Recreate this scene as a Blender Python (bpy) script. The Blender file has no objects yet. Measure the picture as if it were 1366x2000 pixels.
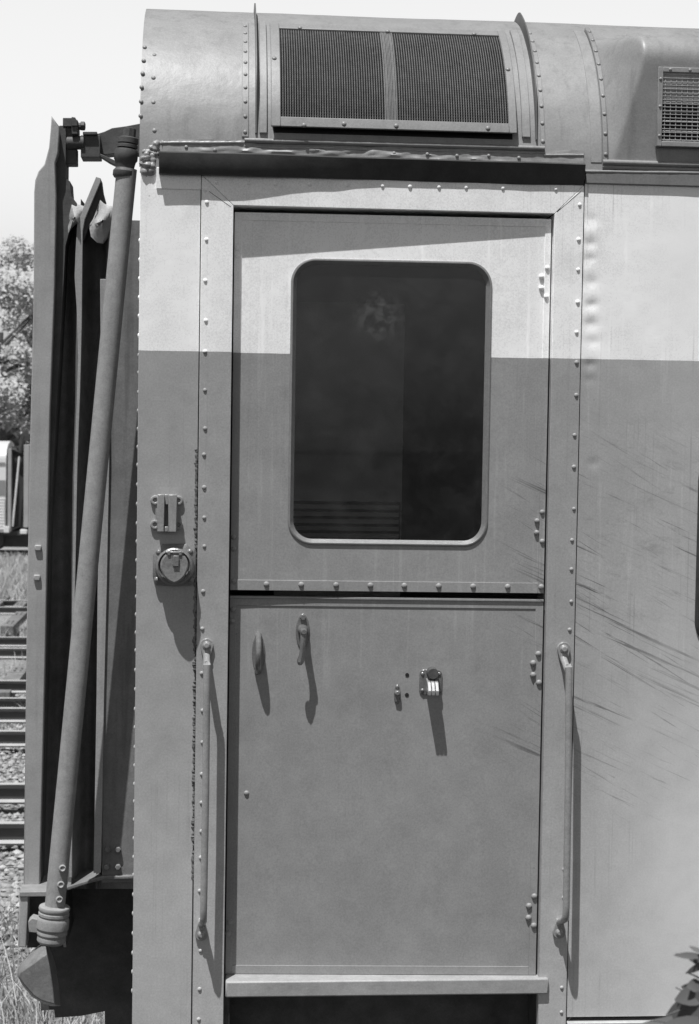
import bpy, math, random
from mathutils import Vector, Matrix, noise
random.seed(7)
R = math.radians
C = bpy.context.scene.collection

# ------------------------------------------------------------------ camera model
F, YAW, PITCH, ROLL = 3370.65, 0.0812048, 0.0456612, -0.0155026   # focal length in px of a 2000 px tall frame
D, CZ = 4.3, 2.75                                                  # camera stands D in front of the coach side (plane y = 0)
cy_, sy_, cp_, sp_ = math.cos(YAW), math.sin(YAW), math.cos(PITCH), math.sin(PITCH)
FW = Vector((sy_*cp_, cy_*cp_, -sp_)); r0 = Vector((cy_, -sy_, 0)); d0 = FW.cross(r0)
RT = r0*math.cos(ROLL) + d0*math.sin(ROLL); DN = -r0*math.sin(ROLL) + d0*math.cos(ROLL)
CAM = Vector((0, -D, CZ))
def ray(px, py): return FW*F + RT*(px-683) + DN*(py-1000)
def at(px, py, Y=0.0):
    d = ray(px, py); return CAM + d*((Y + D)/d.y)
def xz(px, py, Y=0.0):
    p = at(px, py, Y); return (p.x, p.z)
PX = 1/784.0                                                       # metres per photo pixel on the coach side

cd = bpy.data.cameras.new('camera'); cam = bpy.data.objects.new('camera', cd); C.objects.link(cam)
M = Matrix((RT, -DN, -FW)).transposed().to_4x4(); M.translation = CAM; cam.matrix_world = M
cd.sensor_fit = 'VERTICAL'; cd.sensor_height = 36; cd.sensor_width = 24; cd.lens = F*36/2000
cd.clip_start = .05; cd.clip_end = 3000
cd.dof.use_dof = True; cd.dof.focus_distance = 4.35; cd.dof.aperture_fstop = 11
bpy.context.scene.camera = cam

# ------------------------------------------------------------------ mesh builder
class MB:
    def __init__(s): s.v = []; s.f = []
    def quad(s, a, b, c, d):
        n = len(s.v); s.v += [tuple(a), tuple(b), tuple(c), tuple(d)]; s.f.append((n, n+1, n+2, n+3))
    def box(s, x0, x1, y0, y1, z0, z1):
        if x0 > x1: x0, x1 = x1, x0
        if y0 > y1: y0, y1 = y1, y0
        if z0 > z1: z0, z1 = z1, z0
        n = len(s.v)
        s.v += [(x, y, z) for z in (z0, z1) for y in (y0, y1) for x in (x0, x1)]
        for q in ((0,2,3,1),(4,5,7,6),(0,1,5,4),(2,6,7,3),(0,4,6,2),(1,3,7,5)): s.f.append(tuple(n+i for i in q))
        return s
    def prism(s, pts, y0, y1):                  # outline in x-z, extruded along y
        if y0 > y1: y0, y1 = y1, y0
        a = sum(pts[i][0]*pts[(i+1) % len(pts)][1]-pts[(i+1) % len(pts)][0]*pts[i][1] for i in range(len(pts)))
        if a < 0: pts = pts[::-1]
        n = len(s.v); k = len(pts)
        s.v += [(x, y0, z) for x, z in pts] + [(x, y1, z) for x, z in pts]
        s.f.append(tuple(range(n, n+k))); s.f.append(tuple(range(n+2*k-1, n+k-1, -1)))
        for i in range(k):
            j = (i+1) % k; s.f.append((n+j, n+i, n+k+i, n+k+j))
        return s
    def ring(s, outer, inner, y0, y1):          # flat frame between two outlines of equal length
        n = len(s.v); k = len(outer)
        s.v += [(x, y0, z) for x, z in outer] + [(x, y0, z) for x, z in inner] + [(x, y1, z) for x, z in outer] + [(x, y1, z) for x, z in inner]
        for i in range(k):
            j = (i+1) % k
            s.f += [(n+i, n+j, n+k+j, n+k+i), (n+2*k+j, n+2*k+i, n+3*k+i, n+3*k+j), (n+j, n+i, n+2*k+i, n+2*k+j), (n+k+i, n+k+j, n+3*k+j, n+3*k+i)]
        return s
    def loft(s, rings, closed=True, caps=True):
        n = len(s.v); k = len(rings[0])
        for r in rings: s.v += [tuple(p) for p in r]
        for i in range(len(rings)-1):
            for j in range(k if closed else k-1):
                j2 = (j+1) % k
                s.f.append((n+i*k+j, n+i*k+j2, n+(i+1)*k+j2, n+(i+1)*k+j))
        if caps and closed:
            s.f.append(tuple(n+j for j in range(k-1, -1, -1))); s.f.append(tuple(n+(len(rings)-1)*k+j for j in range(k)))
        return s
    def tube(s, path, r, n=12, sx=1.0):
        path = [Vector(p) for p in path]; rs = r if isinstance(r, (list, tuple)) else [r]*len(path)
        up = None; rings = []
        for i, p in enumerate(path):
            t = (path[min(i+1, len(path)-1)] - path[max(i-1, 0)]).normalized()
            if up is None:
                up = Vector((0, 0, 1)) if abs(t.z) < .9 else Vector((0, 1, 0))
            up = (up - t*up.dot(t)).normalized(); b = t.cross(up)
            rings.append([p + (up*math.cos(a)*rs[i] + b*math.sin(a)*rs[i]*sx) for a in [2*math.pi*k/n for k in range(n)]])
        return s.loft(rings)
    def lathe(s, c, axis, prof, n=20):          # prof: (radius, distance along axis)
        c = Vector(c); ax = Vector(axis).normalized()
        u = ax.cross(Vector((0, 0, 1)) if abs(ax.z) < .9 else Vector((1, 0, 0))).normalized(); w = ax.cross(u)
        rings = [[c + ax*h + (u*math.cos(a) + w*math.sin(a))*r for a in [2*math.pi*k/n for k in range(n)]] for r, h in prof]
        return s.loft(rings)
    def dome(s, c, r, axis=(0, -1, 0), h=.62, n=9):
        return s.lathe(c, axis, [(r*1.02, -.002), (r, r*.12), (r*.86, r*h*.55), (r*.55, r*h*.88), (r*.12, r*h)], n)
    def hexbolt(s, c, r, h, axis=(0, -1, 0), n=6):
        return s.lathe(c, axis, [(r, -.002), (r, h*.8), (r*.85, h)], n)
    def grid(s, fn, nu, nv):
        n = len(s.v)
        for j in range(nv+1):
            for i in range(nu+1): s.v.append(tuple(fn(i/nu, j/nv)))
        for j in range(nv):
            for i in range(nu):
                a = n+j*(nu+1)+i; s.f.append((a, a+1, a+nu+2, a+nu+1))
        return s
    def build(s, name, mat, parent=None, bevel=0, smooth=35, fix=True):
        me = bpy.data.meshes.new(name); me.from_pydata(s.v, [], s.f)
        if fix:
            import bmesh
            bm = bmesh.new(); bm.from_mesh(me); bmesh.ops.recalc_face_normals(bm, faces=bm.faces); bm.to_mesh(me); bm.free()
        if smooth:
            me.polygons.foreach_set('use_smooth', [True]*len(me.polygons)); me.set_sharp_from_angle(angle=R(smooth))
        me.materials.append(mat)
        o = bpy.data.objects.new(name, me); C.objects.link(o)
        if parent is not None: attach(o, parent)
        if bevel:
            m = o.modifiers.new('edge', 'BEVEL'); m.width = bevel; m.segments = 2; m.limit_method = 'ANGLE'; m.angle_limit = R(40); m.harden_normals = False
        return o
WPOS = {}
def attach(o, parent):
    o.parent = parent; o.matrix_parent_inverse = Matrix.Translation(-WPOS.get(parent.name, Vector((0, 0, 0))))
def thing(name, label, cat, loc=(0, 0, 0), group=None):
    o = bpy.data.objects.new(name, None); C.objects.link(o); o.location = loc; o.empty_display_size = .2
    WPOS[o.name] = Vector(loc); o['label'] = label; o['category'] = cat
    if group: o['group'] = group
    return o
def structure(o): o['kind'] = 'structure'; return o
def smoothstep(a, b, x):
    t = max(0, min(1, (x-a)/(b-a))); return t*t*(3-2*t)

# ------------------------------------------------------------------ materials (all grey: a black and white photograph)
class NT:
    def __init__(s, name):
        s.m = bpy.data.materials.new(name); s.m.use_nodes = True; s.t = s.m.node_tree; s.n = s.t.nodes; s.l = s.t.links
        s.b = s.n['Principled BSDF']; s.g = s.n.new('ShaderNodeNewGeometry')
        s.pos = s.g.outputs['Position']
    def val(s, x, sock):
        if isinstance(x, (int, float)): sock.default_value = x
        elif isinstance(x, (tuple, list)): sock.default_value = x
        else: s.l.new(x, sock)
    def math(s, op, a, b=0, c=0, clamp=False):
        n = s.n.new('ShaderNodeMath'); n.operation = op; n.use_clamp = clamp
        s.val(a, n.inputs[0]); s.val(b, n.inputs[1]); s.val(c, n.inputs[2]); return n.outputs[0]
    def vscale(s, v, sc):
        n = s.n.new('ShaderNodeVectorMath'); n.operation = 'MULTIPLY'; s.val(v, n.inputs[0]); n.inputs[1].default_value = sc; return n.outputs[0]
    def rot(s, v, ang):
        n = s.n.new('ShaderNodeVectorRotate'); n.rotation_type = 'Y_AXIS'; s.val(v, n.inputs[0]); n.inputs['Angle'].default_value = ang; return n.outputs[0]
    def noise(s, v, scale=5, detail=4, rough=.55, dist=0):
        n = s.n.new('ShaderNodeTexNoise'); s.val(v, n.inputs['Vector']); n.inputs['Scale'].default_value = scale
        n.inputs['Detail'].default_value = detail; n.inputs['Roughness'].default_value = rough; n.inputs['Distortion'].default_value = dist
        return n.outputs['Fac']
    def voronoi(s, v, scale=5, feature='F1', out='Distance'):
        n = s.n.new('ShaderNodeTexVoronoi'); n.feature = feature; s.val(v, n.inputs['Vector']); n.inputs['Scale'].default_value = scale
        return n.outputs[out]
    def map(s, x, a, b, c=0, d=1, smooth=True):
        n = s.n.new('ShaderNodeMapRange'); n.interpolation_type = 'SMOOTHSTEP' if smooth else 'LINEAR'
        s.val(x, n.inputs[0]); n.inputs[1].default_value = a; n.inputs[2].default_value = b; n.inputs[3].default_value = c; n.inputs[4].default_value = d
        return n.outputs[0]
    def mix(s, f, a, b):
        n = s.n.new('ShaderNodeMix'); n.data_type = 'FLOAT'; s.val(f, n.inputs[0]); s.val(a, n.inputs[2]); s.val(b, n.inputs[3]); return n.outputs[0]
    def sep(s):
        n = s.n.new('ShaderNodeSeparateXYZ'); s.l.new(s.pos, n.inputs[0]); return n.outputs
    def grey(s, x):
        n = s.n.new('ShaderNodeCombineColor'); 
        for i in range(3): s.l.new(x, n.inputs[i])
        s.l.new(n.outputs[0], s.b.inputs['Base Color'])
    def bump(s, h, strength=.3, dist=.004):
        n = s.n.new('ShaderNodeBump'); n.inputs['Strength'].default_value = strength; n.inputs['Distance'].default_value = dist
        s.l.new(h, n.inputs['Height']); s.l.new(n.outputs[0], s.b.inputs['Normal'])
def simple(name, g, rough=.6, metal=0, var=.25, scale=30, bump=.15, bscale=120, spec=.4, dirt=.0, bdist=.002):
    t = NT(name)
    n1 = t.noise(t.pos, scale, 5, .6); n2 = t.noise(t.pos, scale*.13, 3)
    v = t.math('ADD', t.math('MULTIPLY', n1, .6), t.math('MULTIPLY', n2, .4))
    f = t.map(v, .3, .7, g*(1-var), g*(1+var), False)
    f = t.math('MULTIPLY', f, t.map(t.noise(t.pos, 210, 3, .8), .3, .7, .86, 1.14, False))
    if dirt:
        d = t.map(t.noise(t.vscale(t.pos, (40, 40, 2.5)), 1.0, 4), .5, .72, 0, dirt)
        f = t.math('MULTIPLY', f, t.math('SUBTRACT', 1.0, d))
    t.grey(f); t.b.inputs['Roughness'].default_value = rough; t.b.inputs['Metallic'].default_value = metal
    t.b.inputs['Specular IOR Level'].default_value = spec
    if bump: t.bump(t.noise(t.pos, bscale, 4, .6), bump, bdist)
    return t.m

ZLINE = at(683, 692, 0).z
def body_paint(name, ups, low, right=False, scr=False):
    t = NT(name); X, Y, Z = t.sep()
    edge = t.math('ADD', Z, t.math('MULTIPLY', t.math('SUBTRACT', t.noise(t.pos, 25, 2), .5), .002))
    f = t.math('GREATER_THAN', edge, ZLINE)
    base = t.mix(f, low, ups)
    big = t.noise(t.pos, 2.2, 3, .5); mid = t.noise(t.pos, 14, 5, .65); fine = t.noise(t.pos, 210, 3, .8)
    base = t.math('MULTIPLY', base, t.map(big, .25, .75, .93, 1.07, False))
    base = t.math('MULTIPLY', base, t.map(mid, .25, .75, .91, 1.09, False))
    base = t.math('MULTIPLY', base, t.map(fine, .3, .7, .86, 1.14, False))
    rub = t.math('MULTIPLY', t.map(t.noise(t.pos, 5.5, 5, .65, .4), .52, .74, 0, 1), .09)
    base = t.math('MULTIPLY', base, t.math('SUBTRACT', 1.0, rub))
    low_fog = t.map(Z, at(700, 2000).z, at(700, 1050).z, 0 if scr and not right else .34, 0)  # edge fog painted in: colour lightens towards the bottom
    base = t.math('MULTIPLY', base, t.math('ADD', 1.0, low_fog))
    # rain streaks
    s1 = t.noise(t.vscale(t.pos, (130, 130, 1.0)), 1.0, 3, .65, .4)
    amt = t.math('MULTIPLY', t.map(s1, .585, .66, 0, 1), t.map(t.noise(t.pos, 3.1, 2), .42, .62, 0, 1))
    base = t.math('MULTIPLY', base, t.math('SUBTRACT', 1.0, t.math('MULTIPLY', amt, .30 if right else (.05 if scr else .10))))
    # pin specks, dark chips
    sp = t.map(t.voronoi(t.pos, 26), .045, .075, 1, 0)
    sp = t.math('MULTIPLY', sp, t.map(t.noise(t.pos, 9, 1), .58, .66, 0, 1))
    base = t.math('MULTIPLY', base, t.math('SUBTRACT', 1.0, t.math('MULTIPLY', sp, .3)))
    if scr:
        # brushed scratches running down to the right
        x1 = at(1010, 1200).x; z1 = at(1200, 1000).z; z2 = at(1200, 1640).z
        v = t.rot(t.pos, R(-24)); v2 = t.rot(t.pos, R(-31))
        a = t.map(t.noise(t.vscale(v, (1.7, 1.7, 62)), 1.0, 5, .7, 1.0), 0.572, .655, 0, 1)
        b = t.map(t.noise(t.vscale(v2, (2.6, 2.6, 130)), 1.0, 5, .7, .9), .60, .66, 0, 1)
        c = t.math('MAXIMUM', a, b)
        m = t.math('MULTIPLY', t.map(X, x1-.1, x1+.12, 0, 1), t.math('MULTIPLY', t.map(Z, z2, z2+.14, 0, 1), t.map(Z, z1-.02, z1+.3, 1, 0)))
        c = t.math('MULTIPLY', t.math('MULTIPLY', c, m), t.map(t.noise(t.pos, 5.3, 3), .36, .56, 0, 1))
        base = t.math('MULTIPLY', base, t.math('SUBTRACT', 1.0, t.math('MULTIPLY', c, .72)))
        sm = t.math('MULTIPLY', t.map(t.noise(t.vscale(t.rot(t.pos, R(-18)), (9, 9, 26)), 1.6, 6, .8, .8), .5, .72, 0, 1), t.math('MULTIPLY', t.map(X, x1, x1+.3, 0, 1), t.math('MULTIPLY', t.map(Z, at(1200, 1400).z, at(1200, 1150).z, 0, 1), t.map(Z, at(1200, 760).z, at(1200, 950).z, 0, 1))))
        base = t.math('MULTIPLY', base, t.math('SUBTRACT', 1.0, t.math('MULTIPLY', sm, .3)))
        # pale chalky drips under the scratched belt
        p = t.math('MULTIPLY', t.map(t.noise(t.vscale(t.pos, (70, 70, 2.2)), 1.0, 3, .6), .56, .68, 0, 1),
                   t.math('MULTIPLY', t.map(Z, z2-.05, z2+.12, 0, 1), t.map(Z, at(1100, 1290).z, at(1100, 1370).z, 1, 0)))
        base = t.math('MULTIPLY', base, t.math('ADD', 1.0, t.math('MULTIPLY', p, .12)))
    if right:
        # sheen and glare painted as paler colour towards the right and the bottom
        glare = t.math('MULTIPLY', t.map(X, at(1120, 1500).x, at(1420, 1500).x, 0, 1, False), t.map(Z, at(1200, 1800).z, at(1200, 900).z, 1, .25))
        glare = t.math('MULTIPLY', glare, t.map(t.noise(t.pos, 3.5, 4), .2, .8, .75, 1.25, False))
        base = t.mix(t.math('MULTIPLY', glare, .66), base, .9)
        glare_up = t.math('MULTIPLY', t.map(X, at(1180, 500).x, at(1400, 500).x, 0, .85), t.map(Z, ZLINE, ZLINE+.12, .15, 1))  # glare painted onto the cream, whiter to the right
        base = t.mix(t.math('MULTIPLY', glare_up, f), base, 1.0)
    t.grey(base)
    t.l.new(t.map(mid, .3, .7, .36, .6, False), t.b.inputs['Roughness']); t.b.inputs['Specular IOR Level'].default_value = .35
    h = t.math('ADD', t.math('MULTIPLY', t.noise(t.pos, 6, 3), .8), t.math('MULTIPLY', t.noise(t.pos, 60, 3), .06))
    t.bump(h, .35, .006)
    return t.m
CREAM, GREY = .98, .36
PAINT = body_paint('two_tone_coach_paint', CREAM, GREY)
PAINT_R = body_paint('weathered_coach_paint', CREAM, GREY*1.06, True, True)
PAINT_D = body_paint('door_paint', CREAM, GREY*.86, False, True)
ROOF = simple('roof_paint', .29, .44, 0, .16, 13, .25, 40, .45, .16, .003)
ROOFTRIM = simple('roof_trim_paint', .29, .45, 0, .18, 14, .2, 60, .5, .12)
ROOFLIGHT = simple('roof_strap_paint', .26, .42, 0, .15, 14, .2, 60, .5, .1)
BLACK = simple('black_rubber', .045, .55, 0, .4, 20, .3, 60, .4)
LEATHER = simple('black_bellows_leather', .2, .7, 0, .3, 26, .5, 45, .2)
DARK = simple('dark_underframe_grime', .085, .8, 0, .5, 14, .4, 60, .15)
IRON = simple('dark_iron', .085, .6, 0, .4, 25, .35, 90, .4)
STEEL = simple('greasy_grey_steel', .17, .5, 0, .3, 20, .35, 90, .4, .15)
PLATEM = simple('diaphragm_plate_paint', .36, .55, 0, .15, 18, .2, 80, .35, .15)
TUBEM = simple('dusty_strut_paint', .31, .75, 0, .2, 40, .25, 150, .25, .1)
CANVAS = simple('torn_pale_canvas', .46, .85, 0, .25, 40, .8, 50, .1)
HARD = simple('painted_fitting', .31, .24, 0, .2, 50, .2, 150, .6)
BRONZE = simple('dark_door_hardware', .24, .26, .4, .25, 60, .15, 150, .7)
CANT = simple('cant_rail_paint', .2, .5, 0, .15, 14, .2, 60, .4, .15)
BRIGHT = simple('worn_bright_metal', .34, .3, .3, .2, 60, .1, 150, .6)
GASKET = simple('bright_window_trim', .30, .36, .4, .15, 40, .1, 150, .4)
GAP_DARK = simple('dark_gap_and_hole_shade', .02, .9, 0, .3, 30, 0)  # near-black for the seams, and for shade painted into open screw holes
WELD = simple('rusty_weld_bead', .15, .8, 0, .5, 60, .6, 120, .2)
CAULK = simple('lumpy_sealant', .30, .35, 0, .2, 60, .4, 90, .55)
WIRE = simple('mesh_wire', .2, .5, 0, .3, 60, 0, 100, .5)
VOID = simple('vent_darkness', .012, .9, 0, .3, 20, 0)
INSIDE = simple('reflection_panel', .75, .6, 0, .2, 5, 0)
INSIDE_D = simple('vestibule_dark', .2, .8, 0, .2, 5, 0)

def glass_mat():
    t = NT('window_glass'); nt = t.t
    tr = t.n.new('ShaderNodeBsdfTransparent'); tr.inputs[0].default_value = (.8, .8, .8, 1)
    gl = t.n.new('ShaderNodeBsdfGlossy'); gl.inputs['Roughness'].default_value = .02
    fr = t.n.new('ShaderNodeFresnel'); fr.inputs[0].default_value = 1.5
    mx = t.n.new('ShaderNodeMixShader'); t.l.new(fr.outputs[0], mx.inputs[0]); t.l.new(tr.outputs[0], mx.inputs[1]); t.l.new(gl.outputs[0], mx.inputs[2])
    # a film of dust on the pane, plus a painted patch of reflected foliage
    df = t.n.new('ShaderNodeBsdfDiffuse'); df.inputs[0].default_value = (.5, .5, .5, 1)
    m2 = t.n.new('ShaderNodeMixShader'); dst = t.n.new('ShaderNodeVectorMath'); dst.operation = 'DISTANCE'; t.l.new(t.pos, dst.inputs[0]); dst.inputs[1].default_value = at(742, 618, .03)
    refl = t.math('MULTIPLY', t.map(dst.outputs['Value'], .02, .085, .10, 0), t.map(t.noise(t.pos, 38, 5, .7), .42, .62, 0, 1))
    spk = t.math('MULTIPLY', t.map(t.voronoi(t.pos, 75), .05, .09, 1, 0), t.map(t.noise(t.pos, 31, 1), .55, .62, 0, .16))
    t.l.new(t.math('ADD', t.math('ADD', t.map(t.noise(t.pos, 11, 6, .7), .35, .8, .012, .05), refl), spk), m2.inputs[0])
    t.l.new(mx.outputs[0], m2.inputs[1]); t.l.new(df.outputs[0], m2.inputs[2])
    t.l.new(m2.outputs[0], t.n['Material Output'].inputs[0]); return t.m
GLASS = glass_mat()

# ------------------------------------------------------------------ coach: main dimensions
X0 = (at(273, 500).x + at(260, 1800).x)/2          # end of the car
XR = 9.0                                           # as far as it is built to the right
ZE = at(700, 338).z                                # eave
ZB = at(700, 1996).z                               # bottom of the side sheets
HW, RISE = 1.5, .655                               # half width and rise of the roof
coach = thing('passenger_coach', 'two-tone railway passenger coach with riveted split door, grab irons and domed roof', 'railway coach', (X0, HW, 0))

RCOR, ACOR, TCOR = .485, R(78), R(66)               # tight corner arc, then a shallow crown
RCRN = (HW-RCOR*(1-math.cos(ACOR)))/math.cos(ACOR)
def roof_ang(t):                                   # slope angle of the profile: 0 at the eave, 90 degrees at the ridge
    if t > math.pi/2: return math.pi-roof_ang(math.pi-t)
    return t/TCOR*ACOR if t < TCOR else ACOR+(math.pi/2-ACOR)*(t-TCOR)/(math.pi/2-TCOR)
def roof(t, off=0.0):                              # roof profile: parameter from the eave, offset along its normal -> (y, z)
    if t > math.pi/2:
        y, z = roof(math.pi-t, off); return (2*HW-y, z)
    a = roof_ang(t)
    if t < TCOR: y, z = RCOR*(1-math.cos(a)), RCOR*math.sin(a)
    else: y, z = HW-RCRN*math.cos(a), RCOR*math.sin(ACOR)+RCRN*(math.sin(a)-math.sin(ACOR))
    return (y-math.cos(a)*off, ZE+z+math.sin(a)*off)
RISE = roof(math.pi/2)[1]-ZE
def roof_n(t): a = roof_ang(t); return Vector((0, -math.cos(a), math.sin(a)))
def roof_t_at_z(z):
    lo, hi = 0, math.pi/2
    for _ in range(40):
        m = (lo+hi)/2
        if roof(m)[1] < z: lo = m
        else: hi = m
    return lo
def roof_at(px, py, off=0.0):                      # photo point -> (x, t) on the roof
    d = ray(px, py)
    def f(t): y, z = roof(t, off); return z-(CZ+d.z*(y+D)/d.y)
    best, bt_ = -9, 0; prev = f(0)
    if prev > 0: t = 0
    else:
        t = None
        for i in range(1, 401):
            u = R(85)*i/400; v = f(u)
            if v >= 0:
                lo, hi = R(85)*(i-1)/400, u
                for _ in range(30):
                    m = (lo+hi)/2
                    if f(m) < 0: lo = m
                    else: hi = m
                t = lo; break
            if v > best: best, bt_ = v, u
        if t is None: t = bt_
    y, z = roof(t, off); return d.x*(y+D)/d.y, t
def rp(x, t, off=0.0):
    y, z = roof(t, off); return Vector((x, y, z))
def roof_patch(mb, xa0, xa1, xb0, xb1, t0, t1, o0, o1, n=14):   # curved slab on the roof, offsets o0 (in) .. o1 (out)
    rings = []
    for i in range(n+1):
        u = i/n; t = t0+(t1-t0)*u; l = xa0+(xb0-xa0)*u; r = xa1+(xb1-xa1)*u
        rings.append([rp(l, t, o0), rp(r, t, o0), rp(r, t, o1), rp(l, t, o1)])
    mb.loft(rings)
def roof_rivets(mb, pts, r=.0045, off=0.0):
    for px, py in pts:
        x, t = roof_at(px, py, off); y, z = roof(t, off)
        mb.dome((x, y, z), r, roof_n(t))

# ---- body sheets
XS1 = (at(394, 500).x + at(383, 1230).x)/2         # seam left of the door frame
XF0 = (at(455, 500).x + at(438, 1900).x)/2         # door opening
XF1 = (at(1082, 500).x + at(1052, 1890).x)/2
XS2 = (at(1140, 400).x + at(1106, 1960).x)/2       # seam right of the door frame
ZT = at(760, 410).z                                # top of the opening
ZS = at(760, 1912).z                               # sill top
G = .0026
mb = MB(); mb.box(X0, XS1-G, 0, .012, ZB-.05, ZE)
mb.box(X0, X0+.012, .012, .05, ZB-.05, ZE)
CP = mb
def side_pt(u, v):
    x = XS2+G + (1.9-XS2)*u; z = ZB+.006 + (ZE-.001-ZB)*v; y = 0
    for (px, py, dep, rr) in DENTS:
        p = at(px, py); q = ((x-p.x)/rr)**2 + ((z-p.z)/(rr*.8))**2
        if q < 9: y += dep*math.exp(-q)
    y += .0016*noise.noise((x*5, z*3, 1.7)) 
    return (x, y, z)
DENTS = [(1157+random.uniform(-4, 4), y, .0012 + .0022*random.random(), .011 + .006*random.random()) for y in (428, 476, 506, 552, 596, 634, 668, 712, 742, 905)] + [(1150, 452, -.0018, .02), (1150, 530, -.0018, .02), (1152, 575, -.0012, .02), (1152, 615, -.0012, .018)]
mb = MB(); mb.grid(side_pt, 130, 360)
mb.box(1.9+.0, XR, .001, .012, ZB, ZE)
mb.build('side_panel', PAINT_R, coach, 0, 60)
mb = MB(); xa = XS2+G; mb.box(xa, XR, -.012, .03, at(1200, 1994).z-.03, at(1200, 1994).z)   # bottom ledge of the side sheet
mb.build('side_ledge', simple('side_ledge_paint', .5, .5), coach, .002)  # ledge in a paler even grey than the side sheet
mb = MB(); mb.box(xa, XR, .02, .05, .75, ZB-.02); mb.build('skirt', DARK, coach)

# body shell that closes the coach: end wall, far side, floor, partition
mb = MB()
prof = [roof(math.pi*i/40) for i in range(41)]
pts = [(y, z) for y, z in prof] + [(2*HW, .95), (0.05, .95)]
n = len(mb.v); k = len(pts)
mb.v += [(X0+.001, max(y, .04) if z < ZE+.05 else y, z) for y, z in pts] + [(X0+.02, max(y, .04) if z < ZE+.05 else y, z) for y, z in pts]
mb.f.append(tuple(range(n, n+k))); mb.f.append(tuple(range(n+2*k-1, n+k-1, -1)))
mb.build('end_wall', simple('end_wall_paint', .2, .6, 0, .2, 12, .2), coach)
mb = MB(); mb.box(X0, XR, 2*HW-.02, 2*HW, .95, ZE); mb.build('far_side', PAINT, coach)
mb = MB(); mb.box(X0+.02, XR, .06, 2*HW-.03, 1.02, 1.10); mb.build('floor', DARK, coach)

# door frame: four mitred plates 3 mm proud of the sheets
fy0, fy1 = -.004, .012
zft = at(760, 352).z
mb = MB()
mb.prism([(XS1, zft), (XF0, ZT), (XF0, ZB-.05), (XS1, ZB-.05)], fy0, fy1)
mb.prism([(XS2, zft), (XF1, ZT), (XF1, ZB-.05), (XS2, ZB-.05)], fy0, fy1)
mb.prism([(XS1+.001, zft), (XS2-.001, zft), (XF1, ZT+.001), (XF0, ZT+.001)], fy0, fy1)
# jamb returns
for xx, s in ((XF0, -1), (XF1, 1)): mb.box(xx, xx+s*.02, .0125, .12, ZB-.05, ZT)
mb.box(XF0, XF1, .0125, .12, ZT+.0015, ZT+.02)
lx = lambda y: 404 - (y-395)*.0088
rx = lambda y: 1133.5 - (y-400)*.0229
rv = [(lx(y), y) for y in (395, 468, 548, 626, 687, 762, 837, 888, 952, 1011, 1067, 1155, 1228, 1315, 1388, 1450, 1512, 1568, 1624, 1675, 1740, 1797, 1857, 1932, 1991)]
rv += [(rx(y), y) for y in (400, 468, 527, 590, 649, 708, 772, 850, 912, 994, 1055, 1112, 1175, 1230, 1300, 1364, 1425, 1483, 1538, 1595, 1650, 1698, 1753, 1929, 1977)]
rv += [(x, 357+(x-425)*.019) for x in (425, 488, 540, 605, 680, 748, 800, 858, 912, 983, 1085)] + [(403, 371)]
for p in rv:
    q = at(p[0]+random.uniform(-1.5, 1.5), p[1], fy0); mb.dome((q.x, fy0, q.z), .0054*random.uniform(.9, 1.1))
frame = mb.build('door_frame', PAINT, coach, .0012)
mb = MB()                                           # dark seams
for a, b in (((409, 374), (451, 404)), ((1088, 414), (1135, 374))):
    p, q = at(*a, fy0), at(*b, fy0); d = Vector((q.x-p.x, 0, q.z-p.z)).normalized(); w = Vector((-d.z, 0, d.x))*.0006
    mb.prism([(p.x+w.x, p.z+w.z), (q.x+w.x, q.z+w.z), (q.x-w.x, q.z-w.z), (p.x-w.x, p.z-w.z)], fy0-.0003, fy0+.003)
mb.box(XS1-G, XS1, .004, .011, ZB, ZE); mb.box(XS2, XS2+G, .004, .011, ZB, ZE)
mb.build('seam_gap', GAP_DARK, coach)
# rough weld bead beside the frame
mb = MB(); path = []; rad = []
ya = 878
while ya < 1720:
    p = at(385.5-(ya-880)*.0085, ya, 0); k = noise.noise((0, 0, ya*.045))+.6*noise.noise((4, 0, ya*.21)); path.append((p.x-.002+.004*noise.noise((3, 0, ya*.11)), .0015, p.z))
    rad.append(.0028 + .0045*max(-.55, k)*(.9 if ya > 1220 else .35) + .0016*random.random()); ya += 2.4
mb.tube(path, rad, 7); mb.build('weld_bead', WELD, coach, 0, 0)
# small cover plate under the eave
mb = MB(); a, b = xz(306, 352, 0), xz(393, 371, 0); mb.box(a[0], b[0], -.005, .002, b[1], ZE); mb.build('cover_plate', PAINT, coach, .001)
# rivets of the end sheet, seen edge on along the corner
mb = CP; y = 470
while y < 1960:
    q = at(272-(y-400)*.0094, y, .022); mb.dome((X0, .02 + random.uniform(-.004, .004), q.z), .0062, (-1, 0, 0)); y += 36.5 + random.uniform(-2, 2)
mb.build('corner_panel', PAINT, coach, .0008)

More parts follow.
